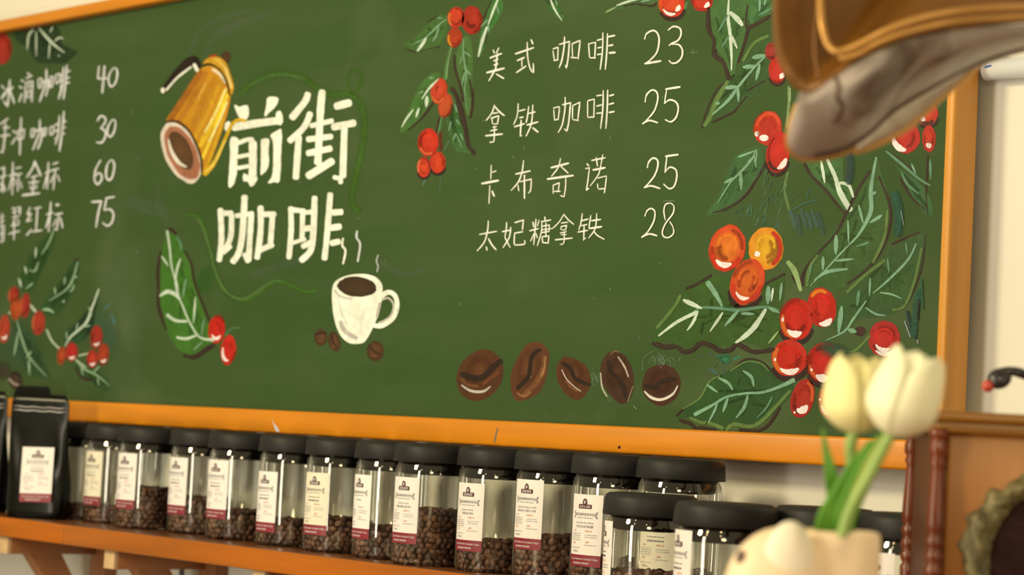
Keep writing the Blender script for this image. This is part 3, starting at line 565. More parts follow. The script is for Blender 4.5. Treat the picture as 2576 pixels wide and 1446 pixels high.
leaf(cG, [(115,1330),(180,1180),(300,1010),(430,940),(520,885),(640,880),(760,950),(900,940),(1000,870),(1045,900),(1030,1050),(1010,1200),(1000,1320),(900,1380),(750,1332),(600,1372),(480,1322),(330,1372),(220,1322)], (54,84,24),
     [(38,(120,1340),(200,1372),(282,1362)),(36,(290,1362),(335,1405),(400,1390),(455,1345),(530,1362),(585,1395),(660,1392),(705,1352),(760,1375),(830,1405),(970,1388)),(24,(352,962),(440,925),(525,870)),(26,(900,935),(1040,860))],
     [(24,(1000,1112),(900,1090),(720,1112),(590,1100),(460,1095),(400,1130),'d'),([26,24,12],(425,1128),(290,1195),(160,1292),'c'),(36,(335,1042),(460,1100),'c'),(22,(436,1120),(400,1200),(360,1255),'c'),([40,36,14],(505,920),(560,1000),(605,1085),'m'),(22,(610,1130),(520,1262),'c'),(27,(722,1112),(625,1222),'m'),([22,40,36,14],(910,1108),(835,1225),(770,1290),(700,1340),'c'),(38,(930,950),(925,1070),'m'),(18,(962,960),(950,1052),'c'),(24,(1022,925),(1010,1045),'m'),(24,(740,1135),(830,1140),'m'),(26,(930,1095),(1005,1130),'m'),(18,(930,1345),(1000,1260),'o')],
     'large leaf with a scalloped dark edge left of the red cherries', 0, edges=[(26,(312,1010),(270,1090),(150,1235))])
leaf(cG, [(1690,40),(1722,180),(1772,330),(1782,480),(1732,640),(1652,800),(1552,902),(1400,972),(1270,955),(1200,965),(1188,850),(1250,720),(1370,580),(1470,450),(1562,270),(1642,130)], (58,88,32),
     [(30,(1640,140),(1550,285),(1470,450),(1390,590),(1270,720),(1172,860),(1165,940)),(30,(1700,180),(1770,360),(1775,520),(1710,700),(1600,840),(1480,925))],
     [([14,30,34,18,12],(1682,45),(1645,270),(1645,420),(1570,570),(1500,650),'m'),(13,(1510,640),(1430,720),(1330,830),(1220,945),'m'),(16,(1485,485),(1490,645),'m'),(22,(1560,380),(1592,505),'m'),(26,(1722,450),(1640,500),'m'),(34,(1403,590),(1400,722),'m'),(24,(1312,740),(1310,832),'m'),(22,(1400,767),(1525,755),'m'),(26,(1482,825),(1340,845),(1250,905),'m'),(20,(1632,640),(1545,667),'d'),(26,(1682,288),(1645,305),'m'),(14,(1232,780),(1212,895),'d')],
     'tall leaf rising to the right above the red cherries', 1, edges=[(24,(1760,420),(1740,600),(1660,780)),(24,(1270,730),(1210,830),(1200,940))])
leaf(cG, [(2035,575),(2005,750),(1962,920),(1892,1082),(1752,1152),(1552,1182),(1420,1270),(1375,1180),(1420,1050),(1500,950),(1600,860),(1720,760),(1860,640),(1980,568)], (52,82,32),
     [(16,(2025,590),(1995,830),(1910,1050)),(18,(1790,650),(1880,610),(1990,568))],
     [(18,(1962,648),(1905,760),(1780,890),(1660,995),'m'),(18,(1612,1048),(1525,1170),(1460,1260),(1330,1325),'m'),(16,(1890,640),(1900,722),'d'),(16,(1762,750),(1772,852),'d'),(16,(1642,890),(1635,1012),'m'),(26,(1562,978),(1550,1082),'d'),(14,(1710,990),(1790,1002),(1862,1032),'m'),(36,(1442,1090),(1420,1272),'m'),(16,(1610,1095),(1680,1140),(1752,1150),'m'),(34,(1490,1250),(1545,1265),'m')],
     'broad leaf beside the right frame upright', 0, edges=[(28,(1740,765),(1600,872),(1480,985)),(22,(2000,680),(1952,900),(1882,1080),(1795,1112)),(20,(1640,1290),(1540,1390),(1450,1405))])
leaf(cG, None, None, [(16,(1090,870),(1140,960))], [([30,40,24],(1062,775),(1110,840),(1152,975),'o')], 'short pale leaf stub above the red cherries', 1)
leaf(cG, [(890,30),(850,-30),(750,0),(680,60),(630,170),(590,290),(498,440),(580,432),(700,372),(782,282),(852,182),(892,100)], (58,94,42), [(26,(905,85),(832,212),(762,312),(652,392),(540,432))],
     [(18,(840,-10),(810,60),(730,150),(660,222),(570,368)),(18,(718,42),(830,0),'m'),(18,(785,82),(832,30),'m'),(20,(832,40),(842,112)),(24,(622,222),(700,182),'m'),(28,(735,150),(738,270)),(14,(850,-10),(840,80))], 'leaf left of the dark red cherries, pointing down left')
leaf(cG, [(1195,60),(1340,40),(1442,50),(1452,200),(1522,330),(1512,422),(1430,402),(1330,270),(1250,190)], (64,100,42), [(28,(1180,90),(1232,172),(1330,270),(1402,362),(1465,435))],
     [([22,30,40,44],(1340,60),(1395,180),(1430,290),(1500,412),'c'),(24,(1297,70),(1322,222),'c'),([20,28,16],(1430,222),(1490,240),(1522,322),'c')], 'leaf with broad cream veins right of the dark red cherries')
leaf(cG, [(1740,0),(1830,110),(1960,200),(2060,330),(2075,450),(2000,412),(1902,262),(1850,150)], (56,96,44), [(20,(1850,190),(1920,312),(2022,412)),(16,(2042,30),(2030,300),(2042,440)),(18,(1790,20),(1900,110),(1960,170))],
     [(22,(1750,0),(1850,82),(1980,192),(2062,242),'d'),(16,(1930,90),(1960,160),'m'),(18,(1860,150),(1900,230),(1980,300),'d'),(20,(2060,60),(2065,200),'d')], 'dark leaf in the corner under the right-edge cherries')
leaf(cH, [(65,92),(160,30),(250,-25),(460,-25),(440,20),(380,50),(260,42),(130,72)], (70,98,44), [(22,(200,45),(300,30),(400,42),(440,20))], [(16,(150,40),(240,10),(330,-10),'c'),(20,(330,12),(420,-12),'m'),(14,(70,90),(150,50),'o')], 'leaf on the top edge left of the top cherries')
leaf(cH, [(835,-20),(1092,-20),(1112,100),(1082,250),(1032,430),(992,562),(930,432),(862,330),(842,200),(830,80)], (64,100,40),
     [(38,(820,60),(816,200),(862,290),(862,400),(932,460),(962,560),(988,572)),(26,(1102,40),(1090,160),(1112,200),(1270,118)),(26,(1110,200),(1072,330),(1030,452))],
     [(24,(967,-10),(962,130),(976,250),(986,400),(986,512),'c'),(17,(960,110),(925,170),(890,232),'d'),([24,42,22],(978,92),(1030,140),(1065,185),'c'),(15,(970,260),(945,300),(918,342),'d'),(25,(982,252),(1028,352),'c')], 'upright leaf with a cream midrib near the top')
leaf(cH, [(965,580),(1050,480),(1140,320),(1280,248),(1295,400),(1240,560),(1152,692),(1002,812),(852,882),(772,932),(808,800),(880,660)], (52,82,32), [(22,(850,885),(922,852),(1010,802),(1095,700)),(20,(1100,660),(1220,590)),(20,(770,930),(810,800),(880,660),(960,580))],
     [([14,16,20,26,12],(1230,412),(1180,462),(1110,540),(1030,640),(960,732),(850,832),'m'),(36,(1142,420),(1230,402),'m'),(34,(1072,490),(1165,480),'m'),(27,(1192,470),(1165,585),'m'),(32,(942,640),(1032,630),'m'),(25,(1035,640),(1038,740),'m'),(24,(872,755),(902,750),'m')],
     'leaf with mint veins behind the left side of the horn', edges=[(40,(958,595),(882,720),(832,850),(790,912)),(26,(1252,262),(1150,315),(1072,440))])
leaf(cH, [(1100,-20),(1310,-20),(1292,80),(1182,130),(1122,170)], (64,108,48), [], [(20,(1192,-10),(1190,82),'m'),(16,(1235,-10),(1225,40),'m'),(16,(1280,60),(1180,112),'d')], 'leaf in the top right corner beside the horn')
leaf(cJ, [(220,860),(300,760),(402,700),(482,560),(580,488),(680,440),(800,360),(942,380),(1052,480),(1202,560),(1182,650),(1082,770),(962,880),(832,932),(702,922),(600,962),(520,892),(430,902),(330,842)], (44,78,28),
     [(24,(210,832),(285,762)),(34,(240,872),(330,902),(382,952)),(32,(400,932),(545,952)),(34,(750,952),(900,962),(1002,902),(1092,760)),(24,(490,535),(580,488)),(20,(690,440),(800,352),(930,370),(1040,470))],
     [([44,28,22,20,24,36],(1212,528),(1100,582),(950,632),(800,642),(640,672),(520,742),(368,822),'m'),(28,(782,450),(852,502),(872,582),'m'),(27,(572,510),(652,552),(692,612),'m'),(24,(477,570),(562,632),'m'),(30,(652,680),(610,800),'m'),(31,(822,660),(790,762),(720,852),'m'),(22,(562,732),(532,802),(485,892),'m'),(18,(1032,670),(982,762),(900,852),'d')],
     'wide leaf in the bottom right corner with a wavy olive edge', 0, edges=[(18,(270,772),(412,682),(492,542),(580,492)),(16,(672,452),(800,374),(930,386),(1000,452)),(30,(330,850),(430,892),(462,882)),(40,(490,892),(600,935),(622,962),(702,905),(832,925),(932,885),(1052,762),(1182,622))])
P = Paint(cJ, 1)
P.blob(625,345,60,50,20,(52,122,62),(50,110,66),.85,.1); P.st([(700,350),(750,325)],22,(56,130,90),.7,.5); P.st([(500,430),(560,480)],18,(70,110,100),.6,.5); P.st([(390,310),(430,345)],14,(56,90,70),.6,.5)
for k in range(16): x,y = random.gauss(610,60), random.gauss(380,45); P.st([(x,y),(x+random.uniform(-12,12),y+30)],7,random.choice(((70,140,90),(40,70,50),(60,110,110))),.6,.4)
P.done('chalk_scratch', 'green splash mark above the bottom leaf')
P = Paint(cG, 1); P.st([(1062,150),(1040,270),(1072,412)],20,(96,120,58),.9,.3); P.done('painted_stem')
P = Paint(cH, 1); P.st([(1400,630),(1402,750),(1385,922)],24,(120,142,74),.9,.35); P.st([(1412,640),(1412,740)],8,(170,180,110),.8,.3); P.st([(660,20),(630,110)],22,(84,120,62),.8,.4); P.done('painted_stem')
P = Paint(cA, 1); 
for k in range(7): x,y = 2500+random.gauss(0,18), 360+random.gauss(0,14); P.st([(x,y),(x+random.uniform(10,40),y+random.uniform(-14,8))],5,(150,155,120),.6,.4)
P.done('chalk_scratch')
P = Paint(cB, 0); P.st([(2140,685),(2200,678),(2262,682)],12,(150,150,115),.55,.6); P.done('chalk_scratch')

# ------------------------------------------------------------------ painted cherries
RED = (204, 30, 14); DRED = (156, 20, 10); ORG = (216, 92, 22); YEL = (232, 160, 22); HL = (254, 228, 192)
def cherry(crop, cx, cy, rx, ry, rot, cin, cout, extra=(), label=None, layer=12, dark=None):
    P = Paint(crop, layer)
    if dark: P.st(dark[1:], dark[0], (48, 28, 18), .9, .3)
    P.blob(cx, cy, rx, ry, rot, cin, cout)
    for e in extra: P.st(e[1], e[0], e[2], e[3] if len(e) > 3 else .95, e[4] if len(e) > 4 else .3)
    return P.done('painted_cherry', label)
def arc(cx, cy, rx, ry, a0, a1, n=5, rot=0):
    R = math.radians(rot); o = []
    for i in range(n):
        a = math.radians(a0 + (a1 - a0) * i / (n - 1)); x, y = rx * math.cos(a), ry * math.sin(a)
        o.append((cx + x * math.cos(R) - y * math.sin(R), cy + x * math.sin(R) + y * math.cos(R)))
    return o
def ch(crop, cx, cy, rx, ry, rot=0, cin=RED, cout=DRED, hl=None, rim=None, label=None, layer=12, dark=False, swirl=True, w=1.0):
    ex = []; m = min(rx, ry)
    for q in range(4):                             # loose curved passes of darker and lighter pigment
        f = random.uniform(.4, .95); a0 = random.uniform(0, 360); g = random.choice((.62, .72, .8, 1.1, 1.2))
        c_ = random.choice((cin, cout)); wm = (1.0, .9 if g < 1 else 1.15, .8)
        ex.append((m * random.uniform(.28, .55), arc(cx, cy, rx * f, ry * f, a0, a0 + random.uniform(50, 130), 5, rot), tuple(min(255, v * g * k) for v, k in zip(c_, wm)), .42, .9))
    if swirl: ex.append((m * .22, arc(cx, cy - ry * .15, rx * .5, ry * .4, 160, 380, 7, rot), tuple(min(255, v * 1.12) for v in cin), .6, .5))
    if rim: ex.append((m * .3, arc(cx, cy, rx * .82, ry * .84, rim[0], rim[1], 6, rot), rim[2], .9, .45))
    if hl:
        for h in hl: ex.append(([h[1] * .4, h[1], h[1] * .8, h[1] * .3], arc(cx, cy, rx * h[0], ry * h[0], h[2], h[3], 5, rot), HL, .97, .2))
    dk = (m * .5, *arc(cx, cy + ry * .12, rx * .95, ry * .95, 20, 150, 6, rot)) if dark else None
    return cherry(crop, cx, cy, rx, ry, rot, cin, cout, ex, label, layer, dk)
# right spray
ch(cG,640,680,128,166,15,(226,118,24),(206,54,18),[(.72,44,55,125)],(20,150,(204,46,16)),'orange cherry, left of the trio beside the price 28')
ch(cG,910,680,122,150,0,(228,166,26),(222,128,20),[(.55,46,140,165)],(-60,60,(196,44,18)),'yellow cherry of the trio beside the price 28')
ch(cG,782,915,118,166,18,(214,96,22),(206,62,20),[(.72,30,60,130)],(0,160,(208,50,18)),'lower orange cherry of the trio beside the price 28',13,True)
ch(cG,1300,1095,104,140,-8,RED,(190,30,14),[(.82,50,50,110)],(-130,-60,(228,120,20)),'red cherry with an orange top')
ch(cG,1122,1178,116,146,4,RED,(196,30,14),[(.7,52,60,130),(.8,20,170,185)],(100,190,(216,96,24)),'bright red cherry with a broad white highlight',13,True)
ch(cJ,1175,340,155,158,0,RED,(196,40,20),[(.76,56,50,130),(.8,22,168,180)],(120,215,(214,100,30)),'red cherry with orange sides under the bright red one',13,True)
ch(cJ,1470,382,148,172,0,RED,(176,26,14),[(.76,78,75,125),(.8,22,150,160)],(110,170,(206,80,24)),'red cherry left of the tulips',12,True)
ch(cJ,1285,685,98,170,14,(176,40,20),(168,30,18),[(.62,70,30,110),(.85,24,110,120)],(-80,0,(206,84,28)),'small dark red cherry hanging lowest')
ch(cJ,1500,720,80,140,-10,(176,36,20),(190,70,24),[(.7,34,90,170),(.8,18,195,205)],None,'dark cherry half hidden by the tulips',12)
ch(cG,1738,1315,112,128,0,(200,34,24),(172,30,24),[(.6,34,60,150),(.82,30,50,130)],None,'lone red cherry right of the cluster',12)
ch(cG,1570,1260,38,34,0,(78,40,26),(60,40,24),None,None,'small dark berry dot',10,False,False)
ch(cH,1250,932,100,126,12,(176,36,20),(196,50,22),None,(180,330,(216,72,30)),'red cherry with two white dots under the horn',12)
P = Paint(cH, 16); P.blob(1172,974,18,20,0,HL,HL); P.blob(1222,1004,34,24,0,HL,HL); P.done('painted_highlight')
ch(cH,1325,1105,86,152,8,(204,38,20),(184,30,18),[(.8,44,20,80)],(60,140,(70,24,16)),'long red cherry under the left side of the horn',13,True)
ch(cH,1275,375,46,66,0,(160,44,30),(150,34,24),None,None,'upper red cherry partly behind the horn',11)
ch(cH,1318,510,62,98,0,(196,40,24),(180,30,20),[(.7,40,20,60)],None,'lower red cherry partly behind the horn',12,True)
ch(cH,552,30,92,96,0,(214,70,24),(204,40,20),[(.6,36,10,60),(.78,26,70,150)],None,'left red cherry at the top edge',12,True)
ch(cH,772,10,78,74,0,(204,50,24),(190,34,18),[(.6,36,10,70)],(40,130,(170,30,18)),'right red cherry at the top edge',12)
ch(cI,1118,735,72,80,0,(206,60,26),(190,40,20),[(.6,36,110,150)],(50,140,(60,28,20)),'upper cherry beside the frame upright right of the horn',12,True)
ch(cI,975,890,96,108,-20,(196,40,26),(186,34,22),[(.8,44,110,200)],None,'large red cherry beside the frame upright right of the horn',12)
ch(cI,1130,900,44,88,0,(204,48,24),(190,38,20),[(.5,40,60,130)],None,'narrow red cherry against the frame upright',13)
# beside the single leaf
ch(cD,600,1042,75,128,6,(204,30,14),(190,22,12),[(.66,30,40,140)],(50,110,(214,70,22)),'upper red cherry on the single leaf')
ch(cD,705,1230,70,136,6,(198,28,14),(200,34,14),[(.72,30,80,190)],None,'lower red cherry on the single leaf',13)
P = Paint(cD, 2); P.st([(675,1095),(740,1032),(818,1030)],[20,14,8],(86,122,66),.85,.4); P.done('painted_stem')
# hanging sprig
ch(cE,565,132,64,80,8,(206,62,28),(190,40,20),None,(120,200,(216,110,40)),'upper left cherry of the hanging sprig')
ch(cE,686,152,78,108,0,(170,42,18),(156,32,14),None,None,'biggest dark red cherry of the hanging sprig')
ch(cE,555,285,57,76,6,(176,56,18),(162,44,16),None,(110,190,(226,140,24)),'brownish cherry under the top pair of the sprig',13)
ch(cE,436,690,62,98,8,(204,66,32),(190,50,22),None,(40,140,(206,96,36)),'upper cherry in the middle of the sprig',13)
ch(cE,486,800,54,92,8,(196,78,32),(188,64,26),None,None,'lower cherry in the middle of the sprig',12)
ch(cE,355,1078,80,106,4,(212,52,22),(190,36,16),None,(60,150,(222,90,46)),'top cherry of the lowest trio on the sprig',13)
ch(cE,320,1266,50,78,0,(214,66,28),(190,44,18),None,(150,230,(230,110,60)),'lower left cherry of the lowest trio on the sprig',12,True)
ch(cE,426,1230,60,82,0,(210,62,24),(190,46,18),None,None,'lower right cherry of the lowest trio on the sprig',12,True)
# left board edge
for i, (x, y, a, b, c1, lb) in enumerate(((95,705,38,62,(176,44,24),'topmost berry of the left trio'),(110,790,40,80,(190,74,22),'orange berry of the left trio'),(172,772,32,84,(170,40,24),'right berry of the left trio'),
        (30,930,38,98,(190,60,30),'berry at the left picture edge'),(260,890,45,82,(176,50,26),'single berry below the left trio'),(415,1110,30,62,(186,70,26),'small orange berry at the stem fork'),
        (483,1085,42,64,(186,34,24),'red berry at the stem fork'),(650,985,42,80,(174,44,24),'upper berry at the stem end'),(622,1130,38,62,(190,48,28),'left lower berry at the stem end'),(697,1100,38,76,(176,56,22),'right lower berry at the stem end'))):
    ch(cM,x,y,a,b,4,c1,tuple(v*.88 for v in c1),[(.65,18,40,120)] if i in (3,7,9,6,8) else None,(140,220,(206,96,44)) if i in (0,2,4) else None,lb,12+i%3)
ch(cL,10,355,74,114,0,(172,40,24),(156,32,20),None,None,'red cherry in the top left corner')
# marks on the frame
P = Paint(cB, 0, YF); P.o = (0,0,1)
P.poly([(683,1049),(688,1062),(697,1074),(703,1085),(694,1084),(689,1070)], (226,212,180)); P.done('paint_drip', 'white paint drip on the lower frame rail')
P = Paint((0,0,1), 0, YF); P.st([(1252,1078),(1247,1096),(1244,1112)],6,(140,120,70),.8,.5); P.done('paint_drip', 'grey smear on the lower frame rail')
P = Paint((0,0,1), 0, YF); P.blob(1558,1125,3.5,4,0,(50,28,12),(60,34,16)); P.done('nail_hole')
# faint chalk arcs at the top
P = Paint((0,0,1), 0)
for pts in ([(480,130),(500,80),(560,45),(640,25)],[(520,130),(545,85),(610,50)],[(560,90),(600,60),(690,30)],[(330,500),(400,520),(420,560)],[(960,660),(1010,690),(1060,680)],[(270,520),(330,515),(380,535)],[(640,690),(700,670),(780,650)],[(395,470),(400,540)]):
    P.st(pts, 26, (112,120,84), .16, .95)
for k in range(26):
    x, y = random.uniform(260,1750), random.uniform(120,980); P.st([(x,y),(x+random.uniform(-5,5),y+random.uniform(3,9))],2,(150,158,125),.5,.4)
P.done('chalk_smear', 'faint wiped chalk smears')
# ------------------------------------------------------------------ wall shelf
M_shelf = wood('shelf_wood', (176, 88, 0), 0.45, 0, 0.24, 0.0)
M_brk = wood('bracket_wood', (160, 96, 44), 0.45, 2, 0.12, 0.1)
M_brky = wood('bracket_arm_wood', (158, 92, 40), 0.45, 1, 0.12, 0.1)
M_end = simple('end_grain', (214, 168, 100), 0.6, 0, 0.1, 60)
SHELF_Y = -0.136; SHELF_T = 0.0255
shelf = thing('wall_shelf', (-0.9, WALL_Y, SHELF_Z - SHELF_T), 'long orange wooden wall shelf under the chalkboard carrying the row of jars', 'shelf')
def spart(name, bm, mat, par=None, smooth=True):
    bmesh.ops.translate(bm, vec=-Vector(shelf.location), verts=bm.verts[:])
    return finish(name, bm, mat, par or shelf, smooth)
xs_seam = on_y(157, 1340, SHELF_Y)[0]
M_plank = wood('reflection_darkened_shelf_wood', (112, 62, 24), 0.3, 0, 0.2, 0.1)  # dark reflection on the glossy shelf top, put into the wood colour
for xa, xb in ((-2.3, xs_seam - .0006), (xs_seam + .0006, 0.075)):
    tag(spart('plank_edge', box_bm(xa, xb, SHELF_Y, SHELF_Y + .0055, SHELF_Z - SHELF_T, SHELF_Z - .0002, .0014), M_shelf), 'orange front edge, split from the plank')  # front of the same planks, separate so only the top is darkened
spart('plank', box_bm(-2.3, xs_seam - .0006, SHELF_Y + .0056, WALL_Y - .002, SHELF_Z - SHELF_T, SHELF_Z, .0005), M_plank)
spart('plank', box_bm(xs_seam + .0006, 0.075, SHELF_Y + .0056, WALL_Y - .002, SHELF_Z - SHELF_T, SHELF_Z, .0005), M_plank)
zu = SHELF_Z - SHELF_T
def bracket(px_end):
    x0 = on_y(px_end[0], 1400, SHELF_Y + .012)[0]; x1 = on_y(px_end[1], 1400, SHELF_Y + .012)[0]
    br = bpy.data.objects.new('bracket', None); COL.objects.link(br); br.parent = shelf; br.empty_display_size = .02
    spart('arm', box_bm(x0, x1, SHELF_Y + .016, WALL_Y - .022, zu - .024, zu - .0003, .001), M_brky, br)
    spart('end_block', box_bm(x0 + .001, x1 - .0005, SHELF_Y + .010, SHELF_Y + .0165, zu - .024, zu - .0003, .0008), M_end, br)
    spart('post', box_bm(x0 + .010, x1 + .022, WALL_Y - .022, WALL_Y - .001, zu - .33, zu - .0003, .001), M_brk, br)
    bm = bmesh.new(); a = .050
    ya, za, yb_, zb = SHELF_Y + .046, zu - .024, WALL_Y - .022, zu - .024 - .085
    v = [bm.verts.new((x, y, z)) for x in (x0 + .001, x1 - .001) for y, z in ((ya, za), (ya + a, za), (yb_, zb), (yb_, zb - a * .95))]
    for f in ((0, 1, 2, 3), (7, 6, 5, 4), (0, 4, 5, 1), (1, 5, 6, 2), (2, 6, 7, 3), (3, 7, 4, 0)): bm.faces.new([v[i] for i in f])
    bmesh.ops.recalc_face_normals(bm, faces=bm.faces[:])
    spart('brace', bm, M_brk, br, False)
for pe in ((-3, 20), (264, 291), (640, 672), (1080, 1118)): bracket(pe)

# ------------------------------------------------------------------ lower counter in front of the shelf's right end (below the picture)
M_counter = wood('counter_wood', (150, 92, 44), 0.35, 0, 0.15)
cnt = thing('service_counter', (0.6, -0.45, 0), 'brown wooden service counter under the front jars, planter and gramophone', 'counter')
def cpart(name, bm, mat, s=True): bmesh.ops.translate(bm, vec=-Vector(cnt.location), verts=bm.verts[:]); return finish(name, bm, mat, cnt, s)
cpart('counter_top', box_bm(-0.30, 1.75, -0.92, SHELF_Y - .004, COUNTER_Z - .03, COUNTER_Z, .003), M_counter)
cpart('front_panel', box_bm(-0.27, 1.72, -0.89, -0.86, 0, COUNTER_Z - .03), M_counter, False)
cpart('side_panel', box_bm(-0.27, -0.24, -0.86, SHELF_Y - .02, 0, COUNTER_Z - .03), M_counter, False)

# ------------------------------------------------------------------ jars
def glass_material():
    m = bpy.data.materials.new('clear_jar_plastic'); m.use_nodes = True; nt = m.node_tree; nt.nodes.clear(); L = nt.links.new
    out = nt.nodes.new('ShaderNodeOutputMaterial'); mix = nt.nodes.new('ShaderNodeMixShader')
    tr = nt.nodes.new('ShaderNodeBsdfTransparent'); tr.inputs[0].default_value = (0.98, 0.985, 0.955, 1)
    gl = nt.nodes.new('ShaderNodeBsdfGlossy'); gl.inputs['Roughness'].default_value = 0.025; gl.inputs['Color'].default_value = (1, 1, 1, 1)
    fr = nt.nodes.new('ShaderNodeFresnel'); fr.inputs[0].default_value = 1.5
    mr = nt.nodes.new('ShaderNodeMapRange'); mr.inputs['To Min'].default_value = 0.042; mr.inputs['To Max'].default_value = 0.8
    L(fr.outputs[0], mr.inputs[0]); L(mr.outputs[0], mix.inputs[0]); L(tr.outputs[0], mix.inputs[1]); L(gl.outputs[0], mix.inputs[2])
    L(mix.outputs[0], out.inputs[0]); return m
M_glass = glass_material()
M_lid = simple('matte_black_lid', (38, 35, 27), 0.5, 0, 0.05, 30, 0, 0.24)
M_plug = simple('glossy_black_plug', (20, 18, 14), 0.12, 0, 0.05, 30, 0, 0.5)
M_label = simple('cream_label_paper', (247, 226, 180), 0.55, 0, 0.02, 20)
M_label2 = simple('aged_label_paper', (240, 218, 160), 0.55, 0, 0.03, 20)
M_band = simple('dark_red_ink', (136, 26, 36), 0.5, 0, 0.05, 20)
M_emblem = simple('emblem_brown_ink', (84, 30, 26), 0.5, 0, 0.05, 20)
M_ink = simple('dark_grey_ink', (88, 82, 76), 0.6, 0, 0.05, 20)
M_grey = simple('faded_grey_ink', (176, 160, 132), 0.6, 0, 0.1, 40)
M_redink = simple('red_ink', (214, 76, 46), 0.6, 0, 0.1, 40)
M_cream = simple('cream_ink', (248, 232, 200), 0.55, 0, 0.02, 20)
def bean_material():
    m, nt, b = nodes('roasted_coffee'); at = nt.nodes.new('ShaderNodeAttribute'); at.attribute_name = 'pigment'
    nt.links.new(at.outputs['Color'], b.inputs['Base Color']); inp(b, 'Roughness', 0.42); inp(b, 'Specular IOR Level', 0.45); return m
M_bean = bean_material()
R_BODY = 0.0418; R_LID = 0.0448; H_JAR = 0.1325; H_BODY = 0.112

# text ----------------------------------------------------------------
_tc = {}
def text_geo(s, size, sx=1.0):
    """flat filled letters, centred at x=0, baseline y=0"""
    key = (s, round(size, 6), sx)
    if key not in _tc:
        cu = bpy.data.curves.new('t', 'FONT'); cu.body = s; cu.size = size; cu.align_x = 'CENTER'; cu.resolution_u = 2
        ob = bpy.data.objects.new('t', cu); COL.objects.link(ob); bpy.context.view_layer.update()
        me = bpy.data.meshes.new_from_object(ob.evaluated_get(bpy.context.evaluated_depsgraph_get()))
        _tc[key] = ([(v.co.x * sx, v.co.y) for v in me.vertices], [tuple(p.vertices) for p in me.polygons])
        bpy.data.objects.remove(ob); bpy.data.curves.remove(cu); bpy.data.meshes.remove(me)
    return _tc[key]
class Flat:
    """flat ink geometry in label millimetres: x right from the centre, y down from the top"""
    def __init__(s): s.V = []; s.F = []
    def rect(s, x0, x1, y0, y1, nx=1):
        b = len(s.V)
        for i in range(nx + 1):
            x = x0 + (x1 - x0) * i / nx; s.V += [(x, y0), (x, y1)]
        for i in range(nx): s.F.append((b + 2 * i, b + 2 * i + 1, b + 2 * i + 3, b + 2 * i + 2))
        return s
    def oval(s, cx, cy, rx, ry, n=24):
        b = len(s.V); s.V += [(cx + rx * math.cos(2 * math.pi * i / n), cy + ry * math.sin(2 * math.pi * i / n)) for i in range(n)]
        s.F.append(tuple(range(b + n - 1, b - 1, -1))); return s
    def text(s, t, cx, y, size, sx=1.0):
        V, F = text_geo(t, size, sx); b = len(s.V)
        s.V += [(cx + x, y - yy) for x, yy in V]; s.F += [tuple(b + i for i in f) for f in F]; return s
    def mesh(s, name, rad, off, h0=0.0):
        """wrapped on a cylinder of radius rad (metres), facing -y, top at z=0; rad None = flat"""
        me = bpy.data.meshes.new(name); P = []
        for x, y in s.V:
            x, y = x / 1000, y / 1000
            if rad: a = x / rad; P.append(((rad + off) * math.sin(a), -(rad + off) * math.cos(a), -y))
            else: P.append((x, -off, -y))
        me.from_pydata(P, [], s.F); me.update(); return me
LW, LH = 41.0, 72.0
